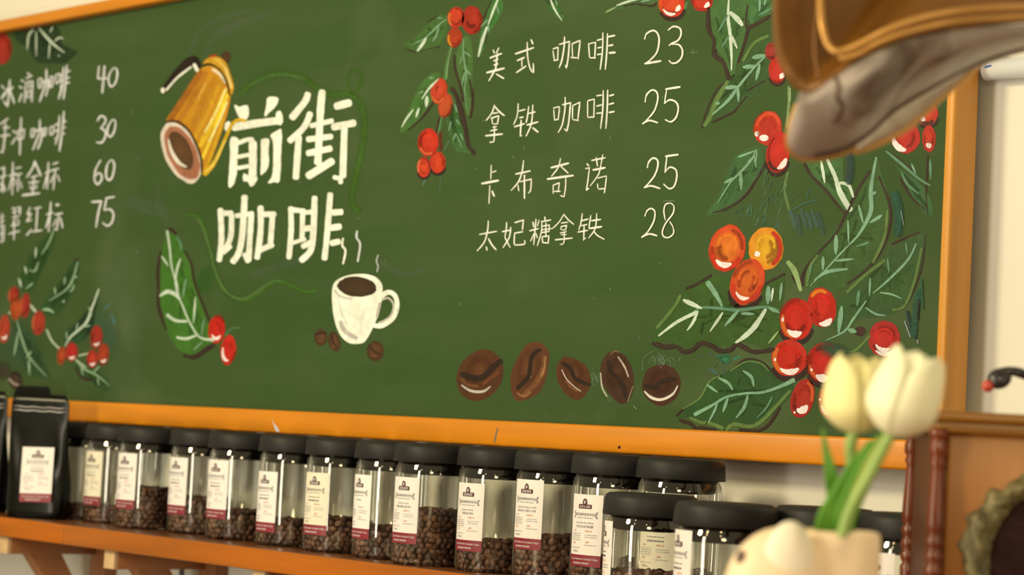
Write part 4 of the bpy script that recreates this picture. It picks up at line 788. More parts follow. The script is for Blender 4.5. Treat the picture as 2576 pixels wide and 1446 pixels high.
def label_meshes(rad, W=LW, Hh=LH, sign='前街咖啡', variety=('', ''), dash=True, seed=0):
    rng = random.Random(seed); k = W / LW; o = {}
    o['paper'] = Flat().rect(-W / 2, W / 2, 0, Hh, 16).mesh('label', rad, .0004)
    o['band'] = Flat().rect(-W / 2, W / 2, Hh - 11.6, Hh, 16).mesh('red_band', rad, .00055)
    o['bandtext'] = Flat().text('A Cup Of Coffee Not To Drink,But To Enjoy', 0, Hh - 6.6, 2.75, .70 * k).text('品味前街咖啡 享受好咖啡', -3 * k, Hh - 2.4, 2.3, .85).mesh('band_lettering', rad, .0007)
    e = Flat().oval(0, 8.2, 3.1, 4.1).rect(-8.2, 8.2, 9.9, 14.4, 4).rect(-8.7, 8.7, 10.6, 13.7, 4)
    o['emblem'] = e.mesh('emblem', rad, .00055)
    et = Flat().text(sign, 0, 13.55, 3.6 if sign[0] != 'F' else 3.5, .92 if sign[0] != 'F' else .47)
    et.oval(-.5, 6.6, .75, .55, 8).oval(.6, 7.7, .9, .45, 8).oval(-.3, 8.8, 1.3, .35, 8).rect(-.9, -.4, 7.2, 8.6).rect(.9, 1.3, 6.0, 7.0)
    o['emblemtext'] = et.mesh('emblem_lettering', rad, .0007)
    b = Flat().text('前街咖啡新鲜烘焙', 0, 21.2, 3.3, .95).text('FrontStreet Coffee Roasters', 0, 24.0, 1.95, .92)
    for sgn in (-1, 1):                               # laurel twigs either side of the brand line
        for q in range(5):
            x = sgn * (14.2 + .55 * abs(q - 2)); y = 17.6 + q * 1.35
            b.oval(x, y, .95, .36, 8); b.oval(x - sgn * 1.2, y + .3, .4, .8, 8)
    b.rect(-9, 9, 16.4, 16.75)
    if variety[0]: b.text(variety[0], 0, 29.2, 2.6, .95)
    if variety[1]: b.text(variety[1], 0, 33.2, 2.9, .95)
    b.text('净含量:227g', -11 * k, 57.6, 2.1, .8)
    if dash:
        for y in (28.0, 31.5):
            x = -9.5
            while x < 9: w = rng.uniform(.6, 1.6); b.rect(x, x + w, y, y + (.9 if y < 30 else 1.7)); x += w + rng.uniform(.25, .8)
    o['brand'] = b.mesh('brand_lettering', rad, .00055)
    g = Flat()
    for cx, ys in ((-11 * k, (39, 41, 43, 45.2, 53)), (8.5 * k, (40, 42.2, 50))):
        for y in ys:
            x = cx - 7 * k
            while x < cx + 6.5 * k: w = rng.uniform(.5, 1.5); g.rect(x, x + w, y, y + 1.0); x += w + rng.uniform(.3, .9)
    o['grey'] = g.mesh('small_print', rad, .00055)
    o['red'] = Flat().text('产地', -13.5 * k, 37.4, 2.2).text('处理方式', 6 * k, 37.4, 2.2).text('风味', -13.5 * k, 49.6, 2.2).text('品种', 5 * k, 48.4, 2.2).mesh('red_captions', rad, .00055)
    return o
def add_label(root, meshes, paper=None):
    lb = link('label', meshes['paper'], None, root, True)
    if not meshes['paper'].materials: meshes['paper'].materials.append(M_label)
    if paper: lb.material_slots[0].link = 'OBJECT'; lb.material_slots[0].material = paper
    for k, m in (('band', M_band), ('bandtext', M_cream), ('emblem', M_emblem), ('emblemtext', M_cream), ('brand', M_ink), ('grey', M_grey), ('red', M_redink)):
        if not meshes[k].materials: meshes[k].materials.append(m)
        link(meshes[k].name.split('.')[0], meshes[k], None, lb, True)
    return lb

# beans ----------------------------------------------------------------
def one_bean():
    bm = bmesh.new(); bmesh.ops.create_uvsphere(bm, u_segments=10, v_segments=6, radius=1)
    for v in bm.verts:
        x, y, z = v.co
        z = z if z > 0 else z * .45
        if z < 0 and abs(y) < .35: z *= .2
        v.co = (x * .0046, y * .0033, z * .0027)
    me = bpy.data.meshes.new('tmp'); bm.to_mesh(me); bm.free()
    V = np.array([v.co[:] for v in me.vertices]); F = [tuple(p.vertices) for p in me.polygons]; bpy.data.meshes.remove(me)
    return V, F
BV, BF = one_bean()
_bm_cache = {}
def beans_mesh(level):
    key = round(level, 3)
    if key in _bm_cache: return _bm_cache[key]
    rng = random.Random(int(level * 1e5)); V = []; F = []; C = []
    def put(p, R):
        b = len(V); c = rng.choice(((134, 90, 58), (104, 68, 42), (150, 104, 66), (84, 54, 34), (118, 74, 50), (96, 60, 40)))
        a = alb(c); V.extend((R @ BV.T).T + p); F.extend(tuple(b + i for i in f) for f in BF); C.extend([(*a, 1)] * len(BV))
    def rot():
        m = Matrix.Rotation(rng.uniform(-.5, .5), 3, 'X') @ Matrix.Rotation(rng.uniform(-.5, .5), 3, 'Z'); return m
    z = .0045; row = 0
    while z < level - .002:
        n = 31
        for i in range(n):
            a = 2 * math.pi * (i + .5 * (row % 2) + rng.uniform(-.18, .18)) / n
            flip = math.pi if rng.random() < .35 else 0
            M = Matrix.Rotation(a, 3, 'Z') @ Matrix.Rotation(math.pi / 2 + flip, 3, 'Y') @ Matrix.Rotation(rng.uniform(0, 3.14), 3, 'Z') @ rot()
            put(np.array([.0378 * math.cos(a), .0378 * math.sin(a), z + rng.uniform(-.001, .001)]), np.array(M))
        z += .0059; row += 1
    for i in range(70):
        a = rng.uniform(0, 6.283); r = .0345 * math.sqrt(rng.random())
        M = Matrix.Rotation(rng.uniform(0, 6.28), 3, 'Z') @ rot()
        put(np.array([r * math.cos(a), r * math.sin(a), level - .002 + rng.uniform(-.0015, .002)]), np.array(M))
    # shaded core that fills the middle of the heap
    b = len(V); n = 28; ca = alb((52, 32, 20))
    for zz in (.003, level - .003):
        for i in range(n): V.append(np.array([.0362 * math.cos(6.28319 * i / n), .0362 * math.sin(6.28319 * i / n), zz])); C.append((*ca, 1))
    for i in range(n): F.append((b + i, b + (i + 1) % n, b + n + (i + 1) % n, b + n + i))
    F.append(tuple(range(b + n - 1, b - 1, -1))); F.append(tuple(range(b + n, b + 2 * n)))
    me = bpy.data.meshes.new('coffee_beans'); me.from_pydata([tuple(v) for v in V], [], F)
    at = me.color_attributes.new('pigment', 'FLOAT_COLOR', 'POINT'); at.data.foreach_set('color', np.array(C, np.float32).ravel()); me.update()
    for p in me.polygons: p.use_smooth = True
    me.materials.append(M_bean); _bm_cache[key] = me; return me

# jar body, lid
R = R_BODY
body_prof = [(.001, .0006), (R - .005, .0006), (R - .0015, .0018), (R, .0055), (R, H_BODY - .013), (R - .0006, H_BODY - .006), (R - .0035, H_BODY - .001), (R - .0035, H_BODY + .006)]
me_body = bpy.data.meshes.new('jar_body'); bm = lathe_bm(body_prof, 64, cap=False); bm.to_mesh(me_body); bm.free(); me_body.materials.append(M_glass)
lid_prof = [(.004, H_BODY - .0045), (R_LID - .002, H_BODY - .0045 + .004), (R_LID - .0006, H_BODY - .0005), (R_LID, H_BODY + .0005), (R_LID - .0009, H_JAR - .006), (R_LID - .0022, H_JAR - .0022), (R_LID - .005, H_JAR - .0004), (R_LID - .010, H_JAR), (.001, H_JAR)]
lid_prof = [(R - .003, H_BODY + .001), (R_LID - .0006, H_BODY - .0002), (R_LID, H_BODY + .0006), (R_LID - .0012, H_JAR - .006), (R_LID - .0026, H_JAR - .0022), (R_LID - .0054, H_JAR - .0004), (R_LID - .010, H_JAR), (.001, H_JAR)]
me_lid = bpy.data.meshes.new('lid'); bm = lathe_bm(lid_prof, 64, cap=False); bm.to_mesh(me_lid); bm.free(); me_lid.materials.append(M_lid)
plug_prof = [(.001, H_BODY - .0135), (R - .009, H_BODY - .0135), (R - .0062, H_BODY - .0120), (R - .0058, H_BODY - .004), (R - .0045, H_BODY - .001), (R - .0045, H_BODY + .004)]
me_plug = bpy.data.meshes.new('plug'); bm = lathe_bm(plug_prof, 64, cap=False); bm.to_mesh(me_plug); bm.free(); me_plug.materials.append(M_plug)

def jar(x, y, z, label, group, level, gap, turn, meshes, paper=None, lid_turn=0):
    t = thing('coffee_jar', (x, y, z), label, 'jar', group)
    link('jar_body', me_body, None, t)
    l = link('lid', me_lid, None, t); link('plug', me_plug, None, l)
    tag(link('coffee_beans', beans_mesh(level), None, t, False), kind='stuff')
    lb = add_label(t, meshes, paper); lb.location = (0, 0, H_BODY - gap); lb.rotation_euler = (0, 0, math.radians(turn))
    return t
L_blur = [label_meshes(R_BODY, seed=s) for s in (1, 2, 3)]
L8 = label_meshes(R_BODY, variety=('Lion Natalia', ''), dash=False, seed=4)
L9 = label_meshes(R_BODY, variety=('Costa Rica Canet', '哥斯达黎加·莫扎特'), dash=False, seed=5)
L10 = label_meshes(R_BODY, variety=('Honduras Shirley', '洪都拉斯·雪莉'), dash=False, seed=6)
L11 = label_meshes(R_BODY, variety=('Guatemala Antigua La Folie', '危地马拉 安提瓜 花神'), dash=False, seed=7)
L12 = label_meshes(R_BODY, sign='FRONT St. COFFEE', variety=('Costa Rica Finca Mirazu', '米拉苏庄园 葡萄糖'), dash=False, seed=8)
ROW = 'coffee jars in the row on the wall shelf'
def jar_at(left, y, z, drop):
    """the jar whose lid's left edge is seen at that picture column, standing at depth y"""
    s = 1.0
    for _ in range(4):
        hw = R_LID * FPX / 2.45 * s
        p = on_y(left + hw, 1160, y); dd = (RW.T @ (np.array(p) - CAM))[2]
        s = 2.45 / dd
    return p[0]
rowdata = [   # left px of lid, depth y, bean level, gap below the lid, label turn, label mesh, aged paper, description
 (150, -0.011, .020, .0160, -14, L_blur[0], None, 'jar mostly hidden behind the labelled black bag'),
 (212, -0.020, .022, .0165, 2, L_blur[1], M_label2, 'jar with hardly any beans, next to the labelled black bag'),
 (293, -0.042, .053, .0150, 4, L_blur[2], None, 'jar half full of beans, near the left end of the shelf row'),
 (424, -0.027, .046, .0160, 0, L_blur[0], None, 'jar between the half full one and the one left of the white drip'),
 (521, -0.044, .036, .0148, 2, L_blur[1], None, 'jar a third full, just left of the white drip on the frame'),
 (648, -0.046, .032, .0240, -2, L_blur[2], None, 'jar with a low white label, standing below the white drip on the frame'),
 (766, -0.053, .040, .0205, 4, L_blur[0], M_label2, 'jar with a yellowed low label, below the painted mug'),
 (890, -0.060, .036, .0185, -10, L8, None, 'jar tucked behind the fuller jar in the middle of the shelf'),
 (989, -0.080, .061, .0168, 2, L9, None, 'jar more than half full, the fullest in the shelf row'),
 (1149, -0.068, .033, .0183, 2, L10, None, 'jar with few beans, under the first large painted bean'),
 (1293, -0.070, .045, .0100, 2, L11, None, 'jar with its label close under the lid, below the second large painted bean'),
 (1436, -0.073, .028, .0205, 4, L12, None, 'jar whose low label carries a sign in Latin capitals'),
 (1600, -0.070, .024, .0280, 12, L_blur[1], M_label2, 'jar at the right end of the shelf row, partly behind front jars')]
for left, y, lev, gap, turn, ms, pp, desc in rowdata:
    jar(jar_at(left, y, SHELF_Z, 0) if left != 150 else jar_at(212, -.020, 0, 0) - .0912, y, SHELF_Z, 'black-lidded coffee ' + desc, ROW, lev, gap, turn, ms, pp)
FR = 'coffee jars on the counter in front of the shelf'
for left, y, lev, gap, turn, ms, desc in (
    (1522, -.188, .060, .0060, -38, L_blur[2], 'clear black-lidded coffee jar on the counter, leftmost of the front group'),
    (1700, -.268, .064, .0040, -26, L_blur[0], 'clear black-lidded coffee jar on the counter touching the planter, nearest of the front group'),
    (1951, -.190, .055, .0060, -10, L_blur[0], 'clear black-lidded coffee jar on the counter directly behind the planter'),
    (2166, -.186, .055, .0120, -8, L_blur[1], 'clear black-lidded coffee jar on the counter left of the gramophone columns')):
    jar(jar_at(left, y, COUNTER_Z, 0), y, COUNTER_Z, desc, FR, lev, gap, turn, ms)

# ------------------------------------------------------------------ black coffee bags
M_bag = simple('black_foil_bag', (9, 8, 5), 0.24, 0, 0.1, 12, 0.5, 0.22)
M_crease = simple('bag_seam_shine', (150, 138, 112), 0.25, 0.3, 0.1, 40)
LB = label_meshes(None, 46, 74, seed=11)
def bag(x, y, w, h, d, label, lab, rz=0, crease=True):
    t = thing('coffee_bag', (x, y, SHELF_Z), label, 'bag', None, rz)
    def sm(a, b, v): t = min(1, max(0, (v - a) / (b - a))); return t * t * (3 - 2 * t)
    def front(v): return d / 2 * (1 - .30 * sm(.15, .8, v))
    def back(v): return d / 2 * (1 - sm(.2, .82, v) * 1.62) + .0012
    bm = bmesh.new(); rings = []; N = 40
    for k in range(17):
        v = k / 16; z = h * v
        fr, bk = front(v), back(v); dep = fr + bk; ww = w / 2 * (1 if v > .1 else .93 + .7 * v)
        if v > .97: ww -= .006
        ring = []
        for i in range(N):
            a = 2 * math.pi * i / N; c, s = math.cos(a), math.sin(a)
            e = .35
            X = ww * math.copysign(abs(c) ** e, c); Y = dep / 2 * math.copysign(abs(s) ** (.45), s) + (bk - fr) / 2
            Y += .0011 * math.sin(9 * v + 2.2 * X / w * 6) * min(1, max(0, (v - .08) * 6), max(0, (.8 - v) * 6))
            ring.append(bm.verts.new((X, Y, z)))
        rings.append(ring)
    for a, b in zip(rings, rings[1:]):
        for i in range(N): bm.faces.new((a[i], a[(i + 1) % N], b[(i + 1) % N], b[i]))
    bm.faces.new(rings[0][::-1]); bm.faces.new(rings[-1])
    finish('pouch', bm, M_bag, t)
    if crease:
        for zz, r in ((h * .895, .0009), (h * .865, .0011)):
            finish('zip_seam', tube_bm([(-w / 2 + .004 + q * (w - .008) / 12, -front(.88) - .0004 * math.sin(q), zz + .0006 * math.sin(q * 1.7)) for q in range(13)], r, 8), M_crease, t)
    if lab:
        lb = add_label(t, LB); lb.location = (.004, -front(.45) - .0016, h * .575); lb.rotation_euler = (-math.atan2(front(.2) - front(.6), h * .4), math.radians(-1.5), 0)
    return t
BA = math.radians(35)
bag(on_y(103, 1150, -.092)[0], -.092, .084, .168, .038, 'black foil coffee bag with a white printed label, standing left of the jars', True, BA)
bag(on_y(-46, 1150, -.092)[0], -.092, .080, .170, .038, 'black foil coffee bag cut off by the left picture edge', False, BA)
b2 = on_y(108, 990, -.028)[0]
bag(on_y(72, 1150, -.044)[0], -.040, .070, .180, .018, 'black foil coffee bag standing behind the two front bags', False, math.radians(18), False)

# ------------------------------------------------------------------ pipe on the right
M_pipe = simple('white_pvc', (238, 230, 206), 0.35, 0, 0.03, 10)
M_blue = simple('blue_marker', (50, 80, 140), 0.6)
pz = on_y(2500, 176, WALL_Y - .012)[2]; px0 = on_y(2456, 180, WALL_Y - .012)[0]
pipe = thing('conduit_pipe', (px0 + .3, WALL_Y - .012, pz), 'white plastic conduit pipe with a blue mark on the wall right of the chalkboard', 'pipe')
bm = tube_bm([(-.29 + .002, 0, 0), (.0, 0, 0), (.9, 0, 0)], .0098, 24)
finish('pipe', bm, M_pipe, pipe)
q = on_y(2476, 178, WALL_Y - .022); q2 = on_y(2493, 174, WALL_Y - .022)
bm = bmesh.new(); pp = []
for i in range(7):
    u = i / 6; xx = q[0] + (q2[0] - q[0]) * u - pipe.location[0]; hgt = .0008 * (1 - abs(u - .55)) + .0003
    for sg in (-1, 1):
        zz = .0014 + .0010 * u + sg * hgt; pp.append(bm.verts.new((xx, -math.sqrt(.0100 ** 2 - zz ** 2), zz)))
for i in range(6): bm.faces.new((pp[2 * i], pp[2 * i + 2], pp[2 * i + 3], pp[2 * i + 1]))
finish('marker_stroke', bm, M_blue, pipe)
# thin cable below the shelf
M_cable = simple('grey_cable', (110, 100, 80), 0.5)
cx_ = on_y(455, 1440, WALL_Y - .004)
o = finish('cable', tube_bm([(cx_[0], WALL_Y - .0035, z) for z in (.6, .9, 1.0, 1.1, zu - .002)], .003, 10), M_cable)
tag(o, 'thin grey cable running down the wall below the shelf', 'cable')
# ------------------------------------------------------------------ gramophone
M_cab = wood('gramophone_panel_wood', (172, 100, 24), 0.5, 2, 0.12, 0.15)
M_top = wood('gramophone_top_wood', (134, 80, 12), 0.42, 0, 0.15, 0.25)
M_col = simple('mahogany_lacquer', (112, 46, 14), 0.22, 0, 0.25, 14, 0, 0.5)
M_gold = simple('aged_gilt_relief', (116, 98, 50), 0.55, 0.2, 0.55, 110, 0.8)
M_dark = simple('dark_grille_cloth', (46, 25, 16), 0.85, 0, 0.15, 40, 0.1, 0.1)
fwd = RW @ np.array([0, 0, 1.0]); fw = Vector((fwd[0], fwd[1], 0)).normalized(); rt = Vector((fw.y, -fw.x, 0))
GA = math.radians(4.5)          # the cabinet is turned a little so that its right end is nearer
gx = (rt * math.cos(GA) - fw * math.sin(GA)).normalized(); gy = (fw * math.cos(GA) + rt * math.sin(GA)).normalized()
DG = 1.60
FL = at_d(2356, 1250, DG); zt = at_d(2400, 1034, DG)[2]; zb_slab = at_d(2400, 1080, DG)[2]
GW, GD = .30, .23
gorig = Vector((FL.x, FL.y, COUNTER_Z)) + gx * (GW / 2 + .0025) + gy * (GD / 2 - .004)
gram = thing('gramophone', gorig, 'wooden gramophone with turned red-brown corner columns and a large lobed brass horn above', 'gramophone', None, math.atan2(gx.y, gx.x))
GM = gram.matrix_basis.copy()
HB = zb_slab - COUNTER_Z; HT = zt - COUNTER_Z
finish('cabinet', box_bm(-GW / 2 + .0045, GW / 2 - .0045, -GD / 2 + .0095, GD / 2 - .0085, .02, HB, .002), M_cab, gram)
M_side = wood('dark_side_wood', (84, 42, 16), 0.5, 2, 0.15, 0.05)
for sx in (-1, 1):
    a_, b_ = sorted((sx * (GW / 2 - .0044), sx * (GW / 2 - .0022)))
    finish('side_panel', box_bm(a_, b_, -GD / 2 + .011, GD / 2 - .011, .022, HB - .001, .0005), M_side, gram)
finish('base_slab', box_bm(-GW / 2 - .012, GW / 2 + .012, -GD / 2 - .012, GD / 2 + .012, 0, .022, .004), M_top, gram)
bm = box_bm(-GW / 2 - .011, GW / 2 + .011, -GD / 2 - .007, GD / 2 + .007, HB + .005, HT, .003)
box_bm(-GW / 2 - .005, GW / 2 + .005, -GD / 2 - .001, GD / 2 - .002, HB - .002, HB + .006, .001, bm)
finish('top_slab', bm, M_top, gram)
hc = HB - .022
half = [(.0072, 0), (.0072, .005), (.0050, .007), (.0066, .011), (.0066, .017), (.0047, .020), (.0060, .0235), (.0044, .027)]
hh_ = hc / 2
for u in (.1, .25, .45, .65, .85, 1): half.append((.0044 + .0022 * math.sin(u * 1.57) ** 1.4, .027 + (hh_ - .045) * u))
half += [(.0048, hh_ - .015), (.0066, hh_ - .012), (.0066, hh_ - .008), (.0049, hh_ - .0055), (.0068, hh_ - .002)]
colp = half + [(r, hc - z) for r, z in half[::-1]]
for sx, sy in ((-1, -1), (-1, 1), (1, -1), (1, 1)):
    c = finish('column', lathe_bm(colp, 28), M_col, gram); c.location = (sx * (GW / 2 + (.0025 if sy < 0 else -.0015)), sy * (GD / 2 - .0040), .022)
# round grille in a ragged gilt wreath on the front
fc = at_d(2642, 1425, DG - .01)
lc_ = GM.inverted() @ fc; RX = .041
gxc, gzc = lc_[0], lc_[2]
yfr = -GD / 2 + .0095
bm = lathe_bm([(.001, .004), (RX - .002, .004), (RX, .002), (RX, 0)], 48, None, Matrix.Translation((gxc, yfr - .0002, gzc)) @ Matrix.Diagonal((1, 1, 1.28, 1)) @ Matrix.Rotation(math.pi / 2, 4, 'X'), cap=False)
finish('grille', bm, M_dark, gram)
bm = bmesh.new(); NS = 96; NR = 7; rr = []
for k in range(NR):
    ring = []
    for i in range(NS):
        a = 2 * math.pi * i / NS
        out = .0175 + .0030 * math.sin(5 * a + .6) + .0012 * math.sin(19 * a) + .007 * max(0, math.cos(2 * (a - math.pi))) ** 3
        out += random.uniform(-.0016, .0016)
        r = RX - .002 + out * k / (NR - 1) * (.85 + .15 * random.random() if k == NR - 1 else 1)
        h = .008 * math.sin(math.pi * min(1, (k + .35) / (NR - .3))) * (1 + .5 * math.sin(23 * a + k * 1.3) * math.sin(9 * a)) * (1 + random.uniform(-.45, .45))
        ring.append(bm.verts.new((gxc + r * math.cos(a), yfr - .0005 - (h if k not in (0, NR - 1) else 0.0004), gzc + 1.28 * r * math.sin(a))))
    rr.append(ring)
for a, b in zip(rr, rr[1:]):
    for i in range(NS): bm.faces.new((a[i], b[i], b[(i + 1) % NS], a[(i + 1) % NS]))
finish('gilt_wreath', bm, M_gold, gram)

# tone arm: black bent tube with a red-tipped head, resting above the top
M_black = simple('black_enamel', (44, 38, 30), 0.3, 0, 0.1, 20)
M_redtip = simple('red_enamel', (200, 70, 40), 0.35, 0, 0.08, 20)
Gi = GM.inverted()
def gl(px, py, d): return Gi @ at_d(px, py, d)
arm = bpy.data.objects.new('tone_arm', None); COL.objects.link(arm); arm.parent = gram; arm.empty_display_size = .01
dA = 1.63
P_ = [gl(2508, 938, dA), gl(2530, 933, dA), gl(2560, 936, dA), gl(2600, 950, dA + .005), gl(2660, 962, dA + .02), gl(2720, 975, dA + .05)]
pv = P_[-1]; P_ = catmull(P_, 6)
finish('tube', tube_bm(P_, [.0026 + .0010 * min(1, i / 12) for i in range(len(P_))], 12), M_black, arm)
finish('pivot', lathe_bm([(.014, HT), (.014, HT + .004), (.008, HT + .006), (.007, pv[2] + .006), (.001, pv[2] + .007)], 24, None, Matrix.Translation((pv[0], pv[1], 0))), M_black, arm)
def ell(c, ax, ry, rz, n=20):
    bm = bmesh.new(); bmesh.ops.create_uvsphere(bm, u_segments=24, v_segments=14, radius=1)
    z = Vector(ax).normalized(); x = z.orthogonal().normalized(); y = z.cross(x); L = Vector(ax).length
    for v in bm.verts: v.co = Vector(c) + x * v.co.x * ry + y * v.co.y * rz + z * v.co.z * L
    return bm
h0, h1 = gl(2488, 964, dA), gl(2540, 940, dA)
finish('head', ell((h0 + h1) / 2, (h1 - h0) / 2 * 1.1, .0080, .0066), M_black, arm)
t0, t1 = gl(2470, 974, dA - .003), gl(2500, 968, dA - .003)
tag(finish('tip', ell((t0 + t1) / 2, (t1 - t0) / 2, .0044, .0044), M_redtip, arm), 'red tip of the arm')

# horn ------------------------------------------------------------------
def horn_mat(name, c, c2, rough, metal, sc, lo=.45, hi=.62):
    m, nt, b = nodes(name); L = nt.links.new
    tc = nt.nodes.new('ShaderNodeTexCoord'); n = nt.nodes.new('ShaderNodeTexNoise'); n.inputs['Scale'].default_value = sc; n.inputs['Detail'].default_value = 5; n.inputs['Distortion'].default_value = 1.2
    L(tc.outputs['Object'], n.inputs['Vector']); r = nt.nodes.new('ShaderNodeValToRGB'); r.color_ramp.elements[0].position = lo; r.color_ramp.elements[1].position = hi
    r.color_ramp.elements[0].color = (*alb(c), 1); r.color_ramp.elements[1].color = (*alb(c2), 1); L(n.outputs[0], r.inputs[0]); L(r.outputs[0], b.inputs['Base Color'])
    inp(b, 'Roughness', rough); inp(b, 'Metallic', metal); return m
M_bell = horn_mat('brown_lacquered_brass', (116, 66, 6), (134, 78, 14), 0.42, 0.15, 7)
M_petal = horn_mat('reflection_tinted_brass', (170, 146, 110), (92, 66, 42), 0.38, 0.1, 17, .54, .70)  # grey tone and dark marks: the room's reflection painted into the brass
M_sliver = horn_mat('pale_brass', (196, 168, 118), (160, 130, 86), 0.38, 0.1, 15, .5, .72)
M_bead = simple('rolled_brass_rim', (206, 142, 58), 0.3, 0.35, 0.12, 20)
M_seam = simple('dark_seam', (82, 50, 26), 0.45, 0.2, 0.15, 20)
horn = bpy.data.objects.new('horn', None); COL.objects.link(horn); horn.parent = gram; horn.empty_display_size = .03
D0 = 1.42
def interp_curve(pts, n):
    C = catmull(pts, 10); C = np.array(C); s = np.r_[0, np.cumsum(np.hypot(*(C[1:, :2] - C[:-1, :2]).T))]
    t = np.linspace(0, s[-1], n); return np.stack([np.interp(t, s, C[:, k]) for k in range(C.shape[1])], 1)
def sheet(name, A, B, mat, bulge, n=64, m=22, thick=.0018, rel=None):
    """a curved metal sheet lofted between two edge curves given as (px, py, depth)"""
    A = interp_curve(A, n); B = interp_curve(B, n); bm = bmesh.new(); g = []
    for j in range(m):
        v = j / (m - 1); row = []
        for i in range(n):
            p = A[i] * (1 - v) + B[i] * v
            d = p[2] + bulge * math.sin(math.pi * v) + (rel(i / (n - 1), v) if rel else 0)
            row.append(bm.verts.new(Gi @ at_d(p[0], p[1], d)))
        g.append(row)
    for a, b in zip(g, g[1:]):
        for i in range(n - 1): bm.faces.new((a[i], a[i + 1], b[i + 1], b[i]))
    bmesh.ops.recalc_face_normals(bm, faces=bm.faces[:])
    o = finish(name, bm, mat, horn)
    md = o.modifiers.new('thickness', 'SOLIDIFY'); md.thickness = thick; md.offset = 0
    return o
def rib(name, pts, r, mat, d=0):
    C = interp_curve([(x, y, z + d) for x, y, z in pts], 70)
    return finish(name, tube_bm([Gi @ at_d(*c) for c in C], r, 10), mat, horn)
# edge of the bell: left silhouette, notch, then along the boundary with the lower petals
edge = [(2030,-420,1.46),(1975,-240,1.45),(1950,-90,1.43),(1946,40,1.42),(1952,130,1.415),(1976,190,1.41),(2012,228,1.41),(2050,226,1.405),(2100,190,1.40),(2170,146,1.40),(2260,105,1.40),(2400,74,1.41),(2560,58,1.43),(2700,52,1.46)]
throat = [(2480,-520,1.60),(2460,-480,1.60),(2440,-440,1.60),(2430,-400,1.60),(2430,-380,1.60),(2435,-360,1.60),(2445,-345,1.60),(2455,-335,1.60),(2470,-325,1.60),(2485,-318,1.60),(2510,-315,1.60),(2540,-318,1.60),(2570,-325,1.60),(2600,-340,1.60)]
sheet('bell', edge, throat, M_bell, -.03, 72, 26)
l1 = [(2052,-140,1.44),(2062,-10,1.42),(2068,60,1.41),(2082,112,1.405),(2110,130,1.40),(2160,112,1.398),(2230,76,1.396),(2330,42,1.398),(2450,24,1.405),(2620,16,1.43)]
rib('raised_line', l1, .0021, M_bead, -.004)
l2 = [(2112,148,1.402),(2160,134,1.400),(2210,106,1.398),(2300,75,1.398),(2420,52,1.404),(2620,40,1.43)]
rib('raised_line', l2, .0021, M_bead, -.004)
# lower lobe
upA = [(2010,236,1.412),(2050,232,1.405),(2100,196,1.40),(2170,152,1.40),(2260,110,1.40),(2400,78,1.41),(2560,62,1.43),(2700,56,1.46)]
loB = [(1984,330,1.430),(1996,386,1.440),(2046,396,1.445),(2100,385,1.450),(2150,360,1.455),(2200,325,1.46),(2260,272,1.465),(2330,224,1.47)]
loB = [(2008,262,1.425),(1988,320,1.430),(1985,365,1.436),(2004,391,1.442),(2046,398,1.446),(2100,388,1.450),(2150,366,1.455),(2196,332,1.46),(2250,282,1.465),(2330,232,1.47),(2460,160,1.48),(2590,116,1.49),(2700,90,1.50)]
def rel(u, v): return .004 * math.sin(u * 16) * math.sin(math.pi * v) * (u < .6)
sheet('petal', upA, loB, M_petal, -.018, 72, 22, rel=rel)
# outer petal behind
upC = [(2150,372,1.470),(2196,338,1.470),(2250,288,1.475),(2330,238,1.48),(2460,166,1.49),(2590,122,1.50),(2700,96,1.51)]
loD = [(2152,380,1.472),(2212,358,1.48),(2282,320,1.485),(2340,268,1.49),(2400,214,1.495),(2460,161,1.50),(2590,126,1.51),(2700,100,1.52)]
sheet('petal', upC, loD, M_sliver, -.006, 48, 10)
rib('rolled_rim', [(2008,262,1.425),(1988,320,1.430),(1985,365,1.436),(2004,391,1.442),(2046,399,1.446),(2100,390,1.450),(2152,372,1.456)], .0022, M_bead, .001)
rib('rolled_rim', [(2152,380,1.468),(2212,359,1.476),(2282,321,1.482),(2340,269,1.487),(2400,215,1.492),(2462,161,1.50)], .0026, M_bead, .001)
rib('seam', [(2050,392,1.440),(2100,382,1.444),(2150,360,1.449),(2196,326,1.454),(2250,277,1.459),(2330,228,1.464),(2460,157,1.474),(2600,110,1.486)], .0016, M_seam, -.002)
rib('raised_line', [(2100,190,1.396),(2112,220,1.390),(2106,244,1.390),(2120,268,1.395),(2108,300,1.405),(2096,308,1.412)], .0013, M_seam, -.012)
rib('raised_line', [(2060,-10,1.42),(2050,120,1.41),(2060,200,1.405)], .0012, M_bell, -.002)
# neck that carries the horn down to the cabinet (above the picture)
thr = Gi @ at_d(2500, -400, 1.60)
neck = catmull([thr + Vector((-.01, -.02, 0)), thr + Vector((.03, .05, .03)), (.05, GD / 2 - .05, thr[2] - .02), (.05, GD / 2 - .045, thr[2] * .7), (.05, GD / 2 - .04, HT - .002)], 8)
finish('neck', tube_bm(neck, [.030 - .014 * min(1, i / 20) for i in range(len(neck))], 20), M_bell, horn)

